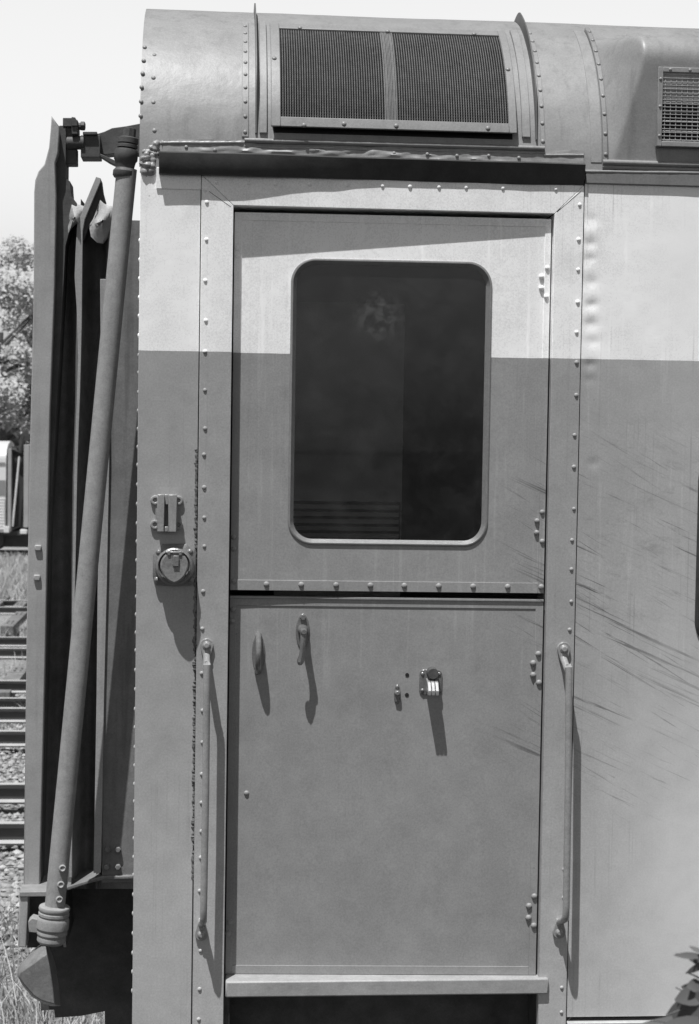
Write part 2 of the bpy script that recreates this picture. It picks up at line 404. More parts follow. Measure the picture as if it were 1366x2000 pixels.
# ---- rounded-rectangle helper
def rrect_dist(cx, cz, hw, hh, r, ang):
    dx, dz = math.cos(ang), math.sin(ang); lo, hi = 0, 5
    def sd(x, z):
        qx, qz = abs(x)-hw+r, abs(z)-hh+r
        return math.hypot(max(qx, 0), max(qz, 0))+min(max(qx, qz), 0)-r
    for _ in range(40):
        m = (lo+hi)/2
        if sd(dx*m, dz*m) < 0: lo = m
        else: hi = m
    return (cx+dx*lo, cz+dz*lo)
def rect_and_hole(x0, x1, z0, z1, hx0, hx1, hz0, hz1, r, n=220):
    cx, cz = (hx0+hx1)/2, (hz0+hz1)/2
    angs = [2*math.pi*i/n for i in range(n)] + [math.atan2(z-cz, x-cx) % (2*math.pi) for x in (x0, x1) for z in (z0, z1)]
    angs.sort(); inner = [rrect_dist(cx, cz, (hx1-hx0)/2, (hz1-hz0)/2, r, a) for a in angs]; outer = []
    for a in angs:
        dx, dz = math.cos(a), math.sin(a); s = 1e9
        if dx > 1e-9: s = min(s, (x1-cx)/dx)
        if dx < -1e-9: s = min(s, (x0-cx)/dx)
        if dz > 1e-9: s = min(s, (z1-cz)/dz)
        if dz < -1e-9: s = min(s, (z0-cz)/dz)
        outer.append((cx+dx*s, cz+dz*s))
    return outer, inner
def rr_path(x0, x1, z0, z1, r, n=14):
    out = []
    for cx, cz, a0 in ((x1-r, z1-r, 0), (x0+r, z1-r, 90), (x0+r, z0+r, 180), (x1-r, z0+r, 270)):
        for i in range(n+1):
            a = R(a0+90*i/n); out.append((cx+r*math.cos(a), cz+r*math.sin(a), math.cos(a), math.sin(a)))
    return out

# ---- the two door leaves hang at a slight slant in the opening
def leaf_shift(y_left, y_right):
    def f(x): return y_left + (y_right-y_left)*(x-XF0)/(XF1-XF0)
    return f
UD = leaf_shift(.036, .013); LD = leaf_shift(.050, .014)
def slant(mb, fn):
    mb.v = [(x, y+fn(x), z) for x, y, z in mb.v]; return mb
def border(mb, x0, x1, z0, z1, wl, wr, wt, wb, y0, y1):
    mb.box(x0, x0+wl, y0, y1, z0, z1); mb.box(x1-wr, x1, y0, y1, z0, z1)
    mb.box(x0+wl, x1-wr, y0, y1, z1-wt, z1); mb.box(x0+wl, x1-wr, y0, y1, z0, z0+wb)
ux0, ux1 = XF0+.004, XF1-.005
uz1 = at(760, 421, .025).z; uz0 = at(760, 1155.5, .025).z
hx0 = (at(571, 600, .025).x+at(567, 980, .025).x)/2; hx1 = (at(957, 600, .02).x+at(951, 980, .02).x)/2
hz1 = at(760, 510, .025).z; hz0 = at(760, 1063, .025).z
HR = .058
mb = MB(); outer, inner = rect_and_hole(ux0+.002, ux1-.002, uz0+.002, uz1-.002, hx0, hx1, hz0, hz1, HR); mb.ring(outer, inner, 0, .035)
bl = at(470, 700, .03).x - ux0
border(mb, ux0, ux1, uz0, uz1, bl, .015, .020, .026, -.0022, .03)
for x in (521, 589, 657, 724, 790, 857, 924, 991, 1056):
    q = at(x, 1142+(x-521)*.0075, .02); mb.dome((q.x, -.0022, q.z), .0075)
for x, y in ((1068, 524), (1057, 541), (1057, 563), (1066, 580), (1058, 1000), (1048, 1017), (1047, 1040), (1058, 1057), (464, 484), (464, 498), (457, 1050), (457, 1073), (457, 1136)):
    q = at(x, y, .02); mb.dome((q.x, -.0022, q.z), .0066, (0, -1, 0), .75)
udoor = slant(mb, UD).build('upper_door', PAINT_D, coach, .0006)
def gasket(x0, x1, z0, z1, r, prof, fn=None):
    mb = MB(); path = rr_path(x0, x1, z0, z1, r)
    rings = [[(x+nx*o+.0012*noise.noise((x*9, z*9, 0)), y, z+nz*o+.0016*noise.noise((x*9, z*9, 5))) for o, y in prof] for x, z, nx, nz in path]
    rings.append(rings[0]); mb.loft(rings, True, False)
    if fn: slant(mb, fn)
    return mb
GP = [(.0045, .001), (.0038, -.0028), (.001, -.0042), (-.0015, -.0040), (-.0105, .008), (-.0105, .015), (.002, .015)]
gasket(hx0, hx1, hz0, hz1, HR, GP, UD).build('window_gasket', GASKET, udoor)
mb = MB(); mb.prism([(x, z) for x, z, a, b in rr_path(hx0+.006, hx1-.006, hz0+.006, hz1-.006, HR-.006)], .008, .011)
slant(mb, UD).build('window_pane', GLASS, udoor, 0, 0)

lz1 = at(760, 1167.5, .03).z; lz0 = at(760, 1903, .03).z
mb = MB(); mb.box(ux0+.002, ux1-.002, 0, .035, lz0+.002, lz1-.002)
border(mb, ux0, ux1, lz0, lz1, at(458, 1500, .04).x-ux0 if at(458, 1500, .04).x-ux0 > .006 else .008, .019, .024, .022, -.0022, .03)
mb.box(ux0, ux1, -.006, -.0025, lz1-.005, lz1+.0005)
for x, y in ((1050, 1276), (1040, 1294), (1040, 1317), (1051, 1332), (1042, 1748), (1032, 1767), (1031, 1790), (1041, 1805), (456, 1192), (454, 1215), (449, 1806), (446, 1828)):
    q = at(x, y, .025); mb.dome((q.x, -.0022, q.z), .0078, (0, -1, 0), .75)
q = at(482, 1552, .03); mb.dome((q.x, 0, q.z), .007)
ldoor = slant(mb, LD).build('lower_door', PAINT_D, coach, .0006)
for x, y in ((795.5, 1318), (795, 1357)):            # two open screw holes, their shade drawn as dark discs
    mb = MB(); q = at(x, y, .03); mb.lathe((q.x, .0, q.z), (0, -1, 0), [(.005, -.004), (.005, .0012), (.0035, .0014)], 12)
    slant(mb, LD).build('screw_hole_shade', GAP_DARK, ldoor)
def dl(px, py, Y=.03): q = at(px, py, Y); return q.x, q.z
# pull handle: oval rose and an arched grip
mb = MB(); cx, cz = dl(505.5, 1277); mb.prism([(cx+.0165*math.cos(a), cz+.050*math.sin(a)) for a in [2*math.pi*i/28 for i in range(28)]], -.004, .002)
h = slant(mb, LD).build('pull_handle', BRONZE, ldoor, .0015)
mb = MB(); path = []
for i in range(17):
    a = math.pi*i/16; path.append((cx-.001, .001-.042*math.sin(a), cz+.046*math.cos(a)))
mb.tube(path, [.0075 if 1 < i < 15 else .009 for i in range(17)], 10); slant(mb, LD).build('grip', BRONZE, h)
# lever handle
mb = MB(); cx, cz = dl(592, 1234); mb.prism([(cx+.0175*math.cos(a), cz+.045*math.sin(a)) for a in [2*math.pi*i/28 for i in range(28)]], -.004, .002)
h = slant(mb, LD).build('lever_handle', BRONZE, ldoor, .0015)
mb = MB(); mb.lathe((cx, 0, cz+.005), (0, -1, 0), [(.0135, 0), (.0135, .012), (.010, .02), (.0085, .04), (.0085, .055), (.006, .06)], 16); mb.hexbolt((cx, -.004, cz+.036), .0075, .008)
slant(mb, LD).build('spindle', BRONZE, h)
mb = MB(); mb.tube([(cx, -.047, cz+.008), (cx-.001, -.050, cz-.012), (cx-.002, -.050, cz-.035), (cx-.004, -.047, cz-.055), (cx-.007, -.044, cz-.070), (cx-.008, -.040, cz-.078)], [.009, .0078, .0072, .0075, .0095, .006], 10)
slant(mb, LD).build('lever', BRONZE, h)
# small keyhole escutcheon
mb = MB(); cx, cz = dl(776, 1356); mb.prism([(cx+.0085*math.cos(a), cz+.026*math.sin(a)) for a in [2*math.pi*i/24 for i in range(24)]], -.003, .002)
mb.lathe((cx, -.002, cz+.004), (0, -1, 0), [(.0075, 0), (.0075, .007), (.005, .012)], 14); mb.dome((cx, -.003, cz+.019), .005)
mb.box(cx-.0055, cx+.0055, -.008, -.003, cz-.018, cz+.002)
slant(mb, LD).build('lock', BRONZE, ldoor, .001)
# hook keeper that sticks out of the door
mb = MB(); cx, cz = dl(841, 1331)
mb.prism([(x, z) for x, z, a, b in rr_path(cx-.029, cx+.029, cz-.033, cz+.031, .012, 5)], -.004, .002)
for sx in (-.021, .021):
    for sz in (-.022, .020): mb.dome((cx+sx, -.004, cz+sz), .005)
h = slant(mb, LD).build('door_keeper', BRONZE, ldoor, .001)
mb = MB()
def tongue(x0, x1):
    n0 = len(mb.v)
    side = [(0, -.024), (-.052, -.028), (-.052, -.016), (-.036, .004), (0, .010)]
    mb.v += [(x0, y, cz+z) for y, z in side] + [(x1, y, cz+z) for y, z in side]; k = len(side)
    mb.f.append(tuple(range(n0, n0+k))); mb.f.append(tuple(range(n0+2*k-1, n0+k-1, -1)))
    for i in range(k): j = (i+1) % k; mb.f.append((n0+i, n0+j, n0+k+j, n0+k+i))
for i in range(3): tongue(cx-.0125+i*.0096, cx-.0125+i*.0096+.0086)
tongue(cx-.012, cx+.0148) if False else mb.box(cx-.0128, cx+.0152, -.046, 0, cz-.023, cz-.012)
slant(mb, LD).build('tongue', BRIGHT, h, .0012)
mb = MB(); mb.lathe((cx+.003, 0, cz+.024), (0, -1, 0), [(.0145, 0), (.0145, .026), (.013, .029), (.001, .029)], 20); slant(mb, LD).build('plunger', IRON, h)

# ---- sill and step well
mb = MB(); a = at(441, 1917, -.012).x; b = at(1072, 1911, -.012).x; zs1 = at(760, 1914, -.012).z; zs0 = at(760, 1945, -.012).z
mb.box(a, b, -.014, .10, zs0, zs1); mb.build('door_sill', simple('worn_sill_paint', .36, .5, 0, .2, 25, .3, 60), coach, .004)
mb = MB(); mb.box(XF0, XF1, .12, .16, .7, zs0-.003); mb.box(XF0-.005, XF0+.015, .02, .12, .7, zs0-.003); mb.box(XF1-.002, XF1+.012, .02, .12, .7, zs0-.003); mb.build('step_well', DARK, coach)

# ---- vestibule interior behind the glass; pale panel and louvres imitate reflections
mb = MB(); zi0 = at(600, 1080, 1.0).z; zi1 = at(600, 590, 1.0).z; xi0 = at(540, 800, 1.0).x; xi1 = at(788, 800, 1.0).x
mb.box(xi0, xi1, 1.0, 1.03, 1.1, zi1); z = at(600, 985, .985).z
LV = MB()
LB = MB(); LB.box(xi0+.01, xi1-.005, .992, .9985, z-.022*9, z+.01); LB.build('reflection_louvre_recess', VOID, coach)
for i in range(9): LV.box(xi0+.02, xi1-.01, .975, .9915, z-.013, z); z -= .022
LV.build('reflection_louvres', INSIDE, coach)
mb.box(xi0+.02, xi1-.01, .985, .999, at(600, 885, 1).z, at(600, 850, 1).z)
mb.build('reflection_panel', INSIDE, coach)
mb = MB(); mb.box(X0+.03, 1.2, 1.8, 1.83, 1.1, ZE+.2); mb.box(1.2, 1.23, .05, 1.83, 1.1, ZE+.2); mb.box(X0+.03, 1.2, .1, 1.8, ZE+.2, ZE+.22); mb.build('vestibule_lining', INSIDE_D, coach)

# ---- grab irons
def grab_iron(top, bot, tx, bx):
    mb = MB(); yo = -.066
    p = at(*top, 0); q = at(*bot, 0); pt = at(tx[0], tx[1], yo); pb = at(bx[0], bx[1], yo); pm = at((tx[0]+bx[0])/2+1.0, (tx[1]+bx[1])/2, yo)
    path = [(p.x, -.007, p.z-.012), (p.x, -.010, p.z-.024), (p.x+(pt.x-p.x)*.4, -.028, p.z-.036), (p.x+(pt.x-p.x)*.85, -.052, p.z-.050), (pt.x, yo, pt.z-.02),
            (pm.x, yo, pm.z), (pb.x, yo, pb.z+.02), (q.x+(pb.x-q.x)*.85, -.052, q.z+.047), (q.x+(pb.x-q.x)*.4, -.028, q.z+.034), (q.x, -.010, q.z+.024), (q.x, -.007, q.z+.012)]
    pts = []
    V = [Vector(v) for v in path]
    for i in range(len(V)-1):
        for k in range(4):
            u = k/4; a = V[max(i-1, 0)]; b = V[i]; c = V[i+1]; d = V[min(i+2, len(V)-1)]
            pts.append(b + (c-b)*u if i in (4, 5) else .5*((2*b)+(c-a)*u+(2*a-5*b+4*c-d)*u*u+(3*b-a-3*c+d)*u**3))
    pts.append(V[-1]); L = len(pts)
    mb.tube(pts, [.0092 if min(i, L-1-i) < 4 else .0089 for i in range(L)], 12)
    g = mb.build('grab_iron', HARD, coach, 0, 50)
    for c in (p, q):
        s = -1 if c is p else 1
        mb = MB(); outl = [(c.x+.0165*math.cos(a), c.z+.0165*math.sin(a)) for a in [R(-15+i*15) if s < 0 else R(165+i*15) for i in range(15)]]
        outl += [(c.x-.008*(-s), c.z+s*.034), (c.x+.008*(-s), c.z+s*.034)]
        mb.prism(outl, -.013, 0); mb.lathe((c.x, -.013, c.z), (0, -1, 0), [(.0105, -.002), (.0105, .002), (.0075, .0025), (.0075, .008), (.006, .0095), (.001, .0095)], 14)
        mb.build('mounting_foot', HARD, g, .0015)
grab_iron((404, 1259), (394, 1822), (404.5, 1302), (398, 1788))
grab_iron((1100, 1266), (1091, 1818), (1112, 1306), (1106, 1784))

# ---- marker lamp bracket
mb = MB(); c = at(326, 1001)
w, h = 30*PX, 36*PX
for sx in (-1, 1):
    for sz in (-1, 1):
        mb.lathe((c.x+sx*w*.74, 0, c.z+sz*h*.66), (0, -1, 0), [(.0125, -.001), (.0125, .007), (.0105, .009), (.006, .009), (.0045, .004), (.0005, .004)], 14)
mb.prism([(x, z) for x, z, a, b in rr_path(c.x-w*.72, c.x+w*.72, c.z-h*.95, c.z+h*.95, .006, 3)], -.006, 0)
mk = mb.build('marker_bracket', HARD, coach, .0008)
mb = MB(); hw = 15*PX
mb.box(c.x-hw-.003, c.x-.005, -.040, -.0065, c.z-h, c.z+h); mb.box(c.x+.005, c.x+hw+.006, -.043, -.0065, c.z-h, c.z+h)
mb.box(c.x-.0048, c.x+.0048, -.036, -.0065, c.z-h, c.z-h*.72); mb.box(c.x-.0048, c.x+.0048, -.030, -.0065, c.z+h*.45, c.z+h)
mb.build('lamp_socket', HARD, mk, .0015)
# ---- jumper socket with its hinged lid
mb = MB(); c = at(341, 1102)
oc = [(-.053, .024), (-.030, .050), (.030, .052), (.053, .026), (.053, -.030), (.044, -.052), (-.046, -.052), (-.053, -.030)]
def ringp(s, y): return [(c.x+x*s, y, c.z+z*s) for x, z in oc]
mb.loft([ringp(1, 0), ringp(1, -.007), ringp(.93, -.011), ringp(.70, -.018)])
for x, z in ((-.038, .030), (.038, .032), (-.042, -.038), (.041, -.038)): mb.dome((c.x+x, -.010, c.z+z), .0085, (0, -1, 0), .9)
WORN = simple('worn_dark_casting', .2, .33, .15, .3, 60, .5, 130, .55, .2)
sk = mb.build('jumper_socket', WORN, coach, .0012)
mb = MB(); mb.lathe((c.x+.001, -.014, c.z-.004), (-.02, -1, .10), [(.049, 0), (.046, .012), (.0445, .026), (.040, .029), (.0375, .026), (.036, .010)], 26)
mb.build('socket_barrel', WORN, sk)
mb = MB(); lp = []
for i in range(30):
    a = 2*math.pi*i/30; r = .0345; x, z = r*math.sin(a), r*math.cos(a)
    if z < -.018: z -= .010*(1-abs(x)/.0345)
    lp.append((x, z))
def lidr(s, y): return [(c.x+.001+x*s, y+.10*z*s, c.z+.001+z*s) for x, z in lp]
mb.loft([lidr(1, -.053), lidr(1, -.057), lidr(.9, -.060), lidr(.8, -.0595)])
mb.lathe((c.x+.004, -.059, c.z+.004), (0, -1, 0), [(.008, 0), (.006, .005)], 10); mb.box(c.x-.002, c.x+.012, -.066, -.055, c.z, c.z+.026)
mb.box(c.x-.016, c.x-.009, -.061, -.015, c.z+.026, c.z+.036); mb.box(c.x+.012, c.x+.019, -.061, -.015, c.z+.026, c.z+.036)
mb.tube([(c.x-.020, -.056, c.z+.033), (c.x+.023, -.056, c.z+.033)], .0035, 8)
mb.build('socket_lid', WORN, sk, .001)

# ---- first coach window beyond the vestibule (only its edge is in the photo) and its neighbours
def coach_window(x0):
    x1 = x0+.95; z1, z0 = at(1362, 895).z, at(1362, 1256).z
    w = gasket(x0, x1, z0, z1, .055, [(.010, .003), (.009, -.006), (.003, -.010), (-.010, -.006), (-.016, .0), (-.016, .003)]).build('coach_window', BLACK, coach)
    mb = MB(); mb.prism([(x, z) for x, z, a, b in rr_path(x0+.012, x1-.012, z0+.012, z1-.012, .045)], -.004, -.0015); mb.build('window_pane', simple('dark_coach_glass', .01, .05, 0, .1, 5, 0), w, 0, 0)
for i in range(4): coach_window(at(1361, 1100).x+.008+i*1.75)

# ------------------------------------------------------------------ roof
xr_end = XR
mb = MB()
NT_ = 64
def roof_pt(u, v):
    t = math.pi*v; x = X0-.003 + (XR-X0)*(u**2.2); y, z = roof(t, .001 + .0016*noise.noise((x*3, t*6, 2)) + .0006*noise.noise((x*14, t*22, 4)))
    return (x, y, z)
mb.grid(roof_pt, 150, NT_*2)
roof_rivets(mb, [(283, 92), (281, 118), (279, 143), (277, 170), (276, 198), (275, 226)], .0055, .003)
roof_rivets(mb, [(302, 108), (300, 152), (300, 200)], .006)
roof_rivets(mb, [(302, 255)], .006)
roof_rivets(mb, [(x, 46+(x-515)*.035) for x in range(517, 975, 37)] , .0042)
roof_rivets(mb, [(x, 66+(x-1140)*.04) for x in range(1178, 1366, 45)], .0042)
roofo = mb.build('roof', ROOF, coach, 0, 60)

# vent between two deflector fins
xl0, tt = roof_at(527, 50); xl1, tb = roof_at(531, 246)
xr0, _ = roof_at(985, 68); xr1, _ = roof_at(1012, 258)
XL, XRv = (xl0+xl1)/2, (xr0+xr1)/2
tb = roof_at(770, 240, .02)[1]; tt = roof_at(770, 52, .02)[1]
OB, OT = .026, .010                                # the hood stands off the roof along its lower edge
sl = (roof_at(549, 232, OB)[0]+roof_at(545, 62, OT)[0])/2; sr = (roof_at(1000, 238, OB)[0]+roof_at(969, 74, OT)[0])/2
XL = (roof_at(531, 248, OB)[0]+roof_at(526, 52, OT)[0])/2; XRv = (roof_at(1013, 258, OB)[0]+roof_at(985, 70, OT)[0])/2
tbo = roof_at(770, 254, OB)[1]; tt = roof_at(770, 56, OT)[1]; st0 = roof_at(770, 235, OB)[1]; st1 = roof_at(770, 66, OT)[1]
def OFF(t): return OB+(OT-OB)*(t-tbo)/(tt-tbo)
def hood_patch(mb, x0, x1, t0, t1, d0, d1, n=16, solid=False):
    mb.loft([[rp(x0, t, 0 if solid else OFF(t)+d0), rp(x1, t, 0 if solid else OFF(t)+d0), rp(x1, t, OFF(t)+d1), rp(x0, t, OFF(t)+d1)] for t in [t0+(t1-t0)*i/n for i in range(n+1)]])
mb = MB()
hood_patch(mb, XL, sl, tbo, tt, -.003, .004, 20); hood_patch(mb, sr, XRv, tbo, tt, -.003, .004, 20)
hood_patch(mb, sl, sr, tbo, st0, -.0028, .0042, 4); hood_patch(mb, sl, sr, st1, tt, -.0028, .0042, 4)
hood_patch(mb, XL+.002, XL+.006, tbo+.03, tt-.01, 0, -.004, 16, True); hood_patch(mb, XRv-.006, XRv-.002, tbo+.03, tt-.01, 0, -.004, 16, True)
for px_, py_ in [(536, 116), (594, 246), (672, 243), (774, 247), (953, 252), (992, 138), (586, 58), (757, 65), (926, 70)]:
    x, t = roof_at(px_, py_, OB if py_ > 200 else (OB+OT)/2 if py_ > 100 else OT); y, z = roof(t, OFF(t)+.004); mb.dome((x, y, z), .0062, roof_n(t))
vent = mb.build('roof_vent', ROOFLIGHT, coach, .0015)
mb = MB()
ncol, nrow = 92, 44
TS = [st0+(st1-st0)*j/24 for j in range(25)]
for i in range(ncol+1):
    x = sl+(sr-sl)*i/ncol; w = .0013; k = .0016*noise.noise((x*5, 0, 1))
    mb.loft([[rp(x-w, t, OFF(t)-.001+k), rp(x, t, OFF(t)+.0007+k), rp(x+w, t, OFF(t)-.001+k)] for t in TS])
for j in range(nrow+1):
    t = st0+(st1-st0)*j/nrow; dt = .0016
    mb.loft([[rp(x, t-dt, OFF(t)-.0016+.0016*noise.noise((x*5, 0, 1))), rp(x, t, OFF(t)+.0002+.0016*noise.noise((x*5, 0, 1))), rp(x, t+dt, OFF(t)-.0016+.0016*noise.noise((x*5, 0, 1)))] for x in [sl+(sr-sl)*i/24 for i in range(25)]])
xs0 = roof_at(752, 150, .03)[0]; xs1 = roof_at(774, 150, .03)[0]
mb.build('vent_screen', WIRE, vent, 0, 0)
mb = MB()
for i in range(9):
    x = xs0+(xs1-xs0)*i/8; mb.loft([[rp(x-.0012, t, OFF(t)+.0007), rp(x, t, OFF(t)+.0025), rp(x+.0012, t, OFF(t)+.0007)] for t in TS])
mb.build('screen_divider', ROOFTRIM, vent, 0, 0)
mb = MB(); hood_patch(mb, XL+.007, XRv-.007, tbo+.02, tt-.01, -.016, -.010, 20); roof_patch(mb, XL+.007, XRv-.007, XL+.007, XRv-.007, tbo-.01, tt-.02, .001, .003, 16); mb.build('vent_backing', VOID, vent)
# straps either side
def strap(xa, ya, xb, yb, wpx, o1, mat, rivs=None, name='roof_strap', roundish=False, n=22):
    a = roof_at(xa, ya); b = roof_at(xb, yb); x = (a[0]+b[0])/2; w = wpx*PX/2
    mb = MB(); roof_patch(mb, x-w, x+w, x-w, x+w, a[1], b[1], 0, o1, n)
    if rivs:
        for i in range(rivs):
            t = a[1]+(b[1]-a[1])*(i+.3)/rivs; y, z = roof(t, o1); mb.dome((x, y, z), .0052, roof_n(t))
    return mb.build(name, mat, coach, .003 if roundish else .001)
strap(482, 268, 476, 46, 13, .004, ROOFTRIM, 10)
strap(517, 262, 510, 48, 14, .010, ROOFTRIM)
strap(1030, 270, 1000, 64, 16, .009, ROOFTRIM)
strap(1062, 288, 1030, 60, 9, .004, ROOFTRIM, 9)
strap(1179, 316, 1148, 62, 10, .012, ROOFLIGHT, 9, 'roof_seam_cap', True)
strap(1163, 318, 1132, 62, 22, .003, ROOFTRIM)
def fin(px, py, base_py):
    x, t0 = roof_at(px, base_py)
    mb = MB(); n0 = 0; t1 = R(63); N = 40; rows = []
    for i in range(N+1):
        u = i/N; t = t0+(t1-t0)*u
        h = .010+.020*smoothstep(0, .3, u) + .004*u
        if u > .88: h *= 1-((u-.88)/.12)**1.2*.95
        rows.append((rp(x, t, .0), rp(x, t, h)))
    rings = [[a+Vector((-.0017, 0, 0)), b+Vector((-.0017, 0, 0)), b+Vector((.0017, 0, 0)), a+Vector((.0017, 0, 0))] for a, b in rows]
    mb.loft(rings); mb.build('air_deflector', simple('deflector_paint', .12, .5, 0, .25, 20, .2), coach)
fin(500, 265, 262); fin(1047, 270, 275)
# sealant bead, flange and drip strip over the door
def lumpy(pa, pb, off, r, lump, n, mat, name):
    a = roof_at(*pa, off); b = roof_at(*pb, off); mb = MB(); path = []; rad = []
    for i in range(n+1):
        u = i/n; x = a[0]+(b[0]-a[0])*u; t = a[1]+(b[1]-a[1])*u
        p = rp(x, t + .006*lump*noise.noise((x*9, 1, 0)), off); path.append(p); rad.append(r*(1+lump*noise.noise((x*30, 0, 2))+.5*lump*noise.noise((x*80, 0, 3))))
    mb.tube(path, rad, 9); return mb.build(name, mat, coach, 0, 60)
lumpy((316, 279), (478, 279), .004, .0048, .45, 110, CAULK, 'sealant_bead')
lumpy((478, 274), (1064, 290), .008, .0062, .12, 240, ROOFLIGHT, 'rain_moulding')
lumpy((478, 286), (1062, 299), .004, .0030, .6, 200, CAULK, 'sealant_bead')
lumpy((1062, 303), (1140, 303), .004, .0035, .3, 40, CAULK, 'sealant_bead')
lumpy((1143, 335), (1366, 338), .006, .0045, .2, 60, ROOFLIGHT, 'eave_bead')
mb = MB()
a = roof_at(318, 300); b = roof_at(1140, 303)
def flange_pt(u, v):
    x = a[0]+(b[0]-a[0])*u; t0, t1 = roof_at(683, 306)[1]-.01, roof_at(683, 282)[1]
    t = t0+(t1-t0)*v; lump = (max(0, noise.noise((x*11, t*30, 0)))*.0065+max(0, noise.noise((x*27, t*70, 5)))*.0055)*smoothstep(0, .5, u*4)*(1-.7*smoothstep(.6, 1, u))
    return rp(x, t, .004+lump+.003*noise.noise((x*5, 0, 8)))
mb.grid(flange_pt, 260, 10)
roof_rivets(mb, [(364, 287), (420, 293), (835, 301), (770, 299), (893, 304), (955, 304), (1014, 308)], .0045, .006)
mb.build('eave_flange', ROOFTRIM, coach, 0, 60)
# lump of filler at the corner
mb = MB()
def smear(pts, r, lump):
    path = []; rad = []
    for i in range(len(pts)-1):
        for k in range(7):
            u = k/7; x = pts[i][0]+(pts[i+1][0]-pts[i][0])*u; y = pts[i][1]+(pts[i+1][1]-pts[i][1])*u
            q = at(x, y, 0); t_ = roof_at(x, y)[1] if y < 336 else 0
            yb = roof(t_)[0] if y < 336 else .004
            q = at(x, y, yb); q.y = yb+.002; path.append(q); rad.append(max(.002, r*(1+lump*noise.noise((x*.12, y*.12, r*900))+.4*lump*noise.noise((x*.4, y*.4, 3)))))
    mb.tube(path, rad, 10, 1.0)
smear([(322, 279), (308, 280), (296, 288), (288, 300), (280, 312), (277, 322)], .0075, .8)
smear([(306, 288), (298, 302), (300, 318), (294, 332), (298, 344)], .0095, .9)
smear([(284, 306), (288, 322), (284, 336), (287, 347)], .0105, .9)
smear([(278, 296), (290, 296), (304, 300), (314, 300)], .006, .9)
mb.build('corner_filler', CAULK, coach, 0, 80)
# drip strip: a sagging black rubber flap
mb = MB(); xa, xb = at(311, 320, -.02).x, at(1142, 320, -.01).x; zt = at(700, 306, -.02).z; zb = at(700, 349, -.02).z
rings = []; N = 220
for i in range(N+1):
    u = i/N; x = xa+(xb-xa)*u
    out = .0165*(1-smoothstep(.05, .62, u)) + .0065 + .0022*noise.noise((x*7, 0, 0)) + .0022*noise.noise((x*16, 3, 0))*u
    zz = zb + (.0025*noise.noise((x*6, 9, 0)))
    ztop = zt + .002*noise.noise((x*4, 5, 0))
    rings.append([Vector((x, .004, ztop)), Vector((x, -.016-out*.3, ztop)), Vector((x, -.022-.4*out, ztop-.004)), Vector((x, -.011-out*.9, (zb+ztop)/2)), Vector((x, -out-.002, zz+.004)), Vector((x, -out, zz)), Vector((x, .0, zz))])
mb.loft(rings); mb.build('drip_strip', BLACK, coach, 0, 40)
# cant rail to the right of the door
mb = MB(); mb.box(at(1143, 350).x, XR, -.0085, .002, at(1250, 362).z, at(1250, 337).z); mb.build('cant_rail', CANT, coach, .002)

# ---- roof fairing with its louvred grille
xC, tC = roof_at(1186, 316)
YF = -.002
zF0 = at(1250, 318, YF).z; zF1 = at(1290, 119, YF).z
xa = at(1186, 318, 0).x
xBt = at(1252, 108, YF).x; xBb = at(1200, 268, YF).x
RC = .07
def bulge_profile():
    pts = [(YF-.022*i/18, zF0+(zF1-zF0)*i/18) for i in range(18)]     # the front leans out towards the top
    A = R(80)
    for i in range(13): a = A*i/12; pts.append((YF-.022+RC*(1-math.cos(a)), zF1+RC*math.sin(a)))
    y, z = pts[-1]
    for i in range(1, 12): pts.append((y+.02*i*math.sin(A), z+.02*i*math.cos(A)))
    return pts
BP = bulge_profile()
RM = [roof(roof_t_at_z(z), .0005) for y, z in BP]     # the point of the bare roof at the same height
def fair_pt(u, v):
    i = min(len(BP)-1, int(round(v*(len(BP)-1))))
    by, bz = BP[i]; ry, rz = RM[i]
    k = min(1, max(0, (bz-zF0)/(zF1-zF0)))
    xs = xa + .002*k; xe = xBb+(xBt-xBb)*k
    x = xs + (1.9-xs)*(u**1.8)
    q = (x-xs)/(xe-xs); w = max(0, min(1, q)); s = .07
    # soft corner at the end of the ramp
    w = smoothstep(0, 1, w)*.12 + w*.88
    d = abs(q-1)
    if d < s: w = min(w, 1) - .25*s*(1-d/s)**2*.9
    y = ry+(by-ry)*w; z = rz+(bz-rz)*w
    return (x, y-.001, z+.0005)
mb = MB(); mb.grid(fair_pt, 120, len(BP)-1)
fair = mb.build('roof_fairing', ROOF, coach, 0, 80)
sm = fair.modifiers.new('soften', 'SMOOTH'); sm.factor = .5; sm.iterations = 3
mb = MB(); mb.loft([[(x, y-.001, z+.0005) for y, z in BP]+[(x, BP[-1][0], zF0)] for x in (1.9, XR)]); mb.build('roof_fairing_body', ROOF, coach, 0, 40)
mb = MB(); z = at(1270, 319, -.012).z; mb.tube([(at(1178, 318, -.01).x, -.006, z), (XR, -.006, z)], .0075, 12); mb.tube([(at(1178, 318, -.01).x, -.004, z-.012), (XR, -.004, z-.012)], .006, 8); mb.build('fairing_moulding', ROOFLIGHT, coach)
gx0, gx1 = at(1282, 200, -.01).x, at(1282, 200, -.01).x+.42
gz1, gz0 = at(1320, 134, -.01).z, at(1320, 288, -.01).z
mb = MB(); border(mb, gx0, gx1, gz0, gz1, .012, .012, .012, .012, -.014, .004)
for z in (gz1-.03, (gz0+gz1)/2, gz0+.025): mb.dome((gx0+.006, -.014, z), .0042)
for i in range(8): mb.dome((gx0+.03+i*.05, -.014, gz1-.006), .0042)
GRL = simple('pale_grille_paint', .42, .4, 0, .2, 20, .2, 60)
fg = mb.build('fairing_grille', ROOFTRIM, fair, .001)
fg.location.y = -.012
mb = MB(); ix0, ix1, iz0, iz1 = gx0+.0125, gx1-.0125, gz0+.0125, gz1-.0125
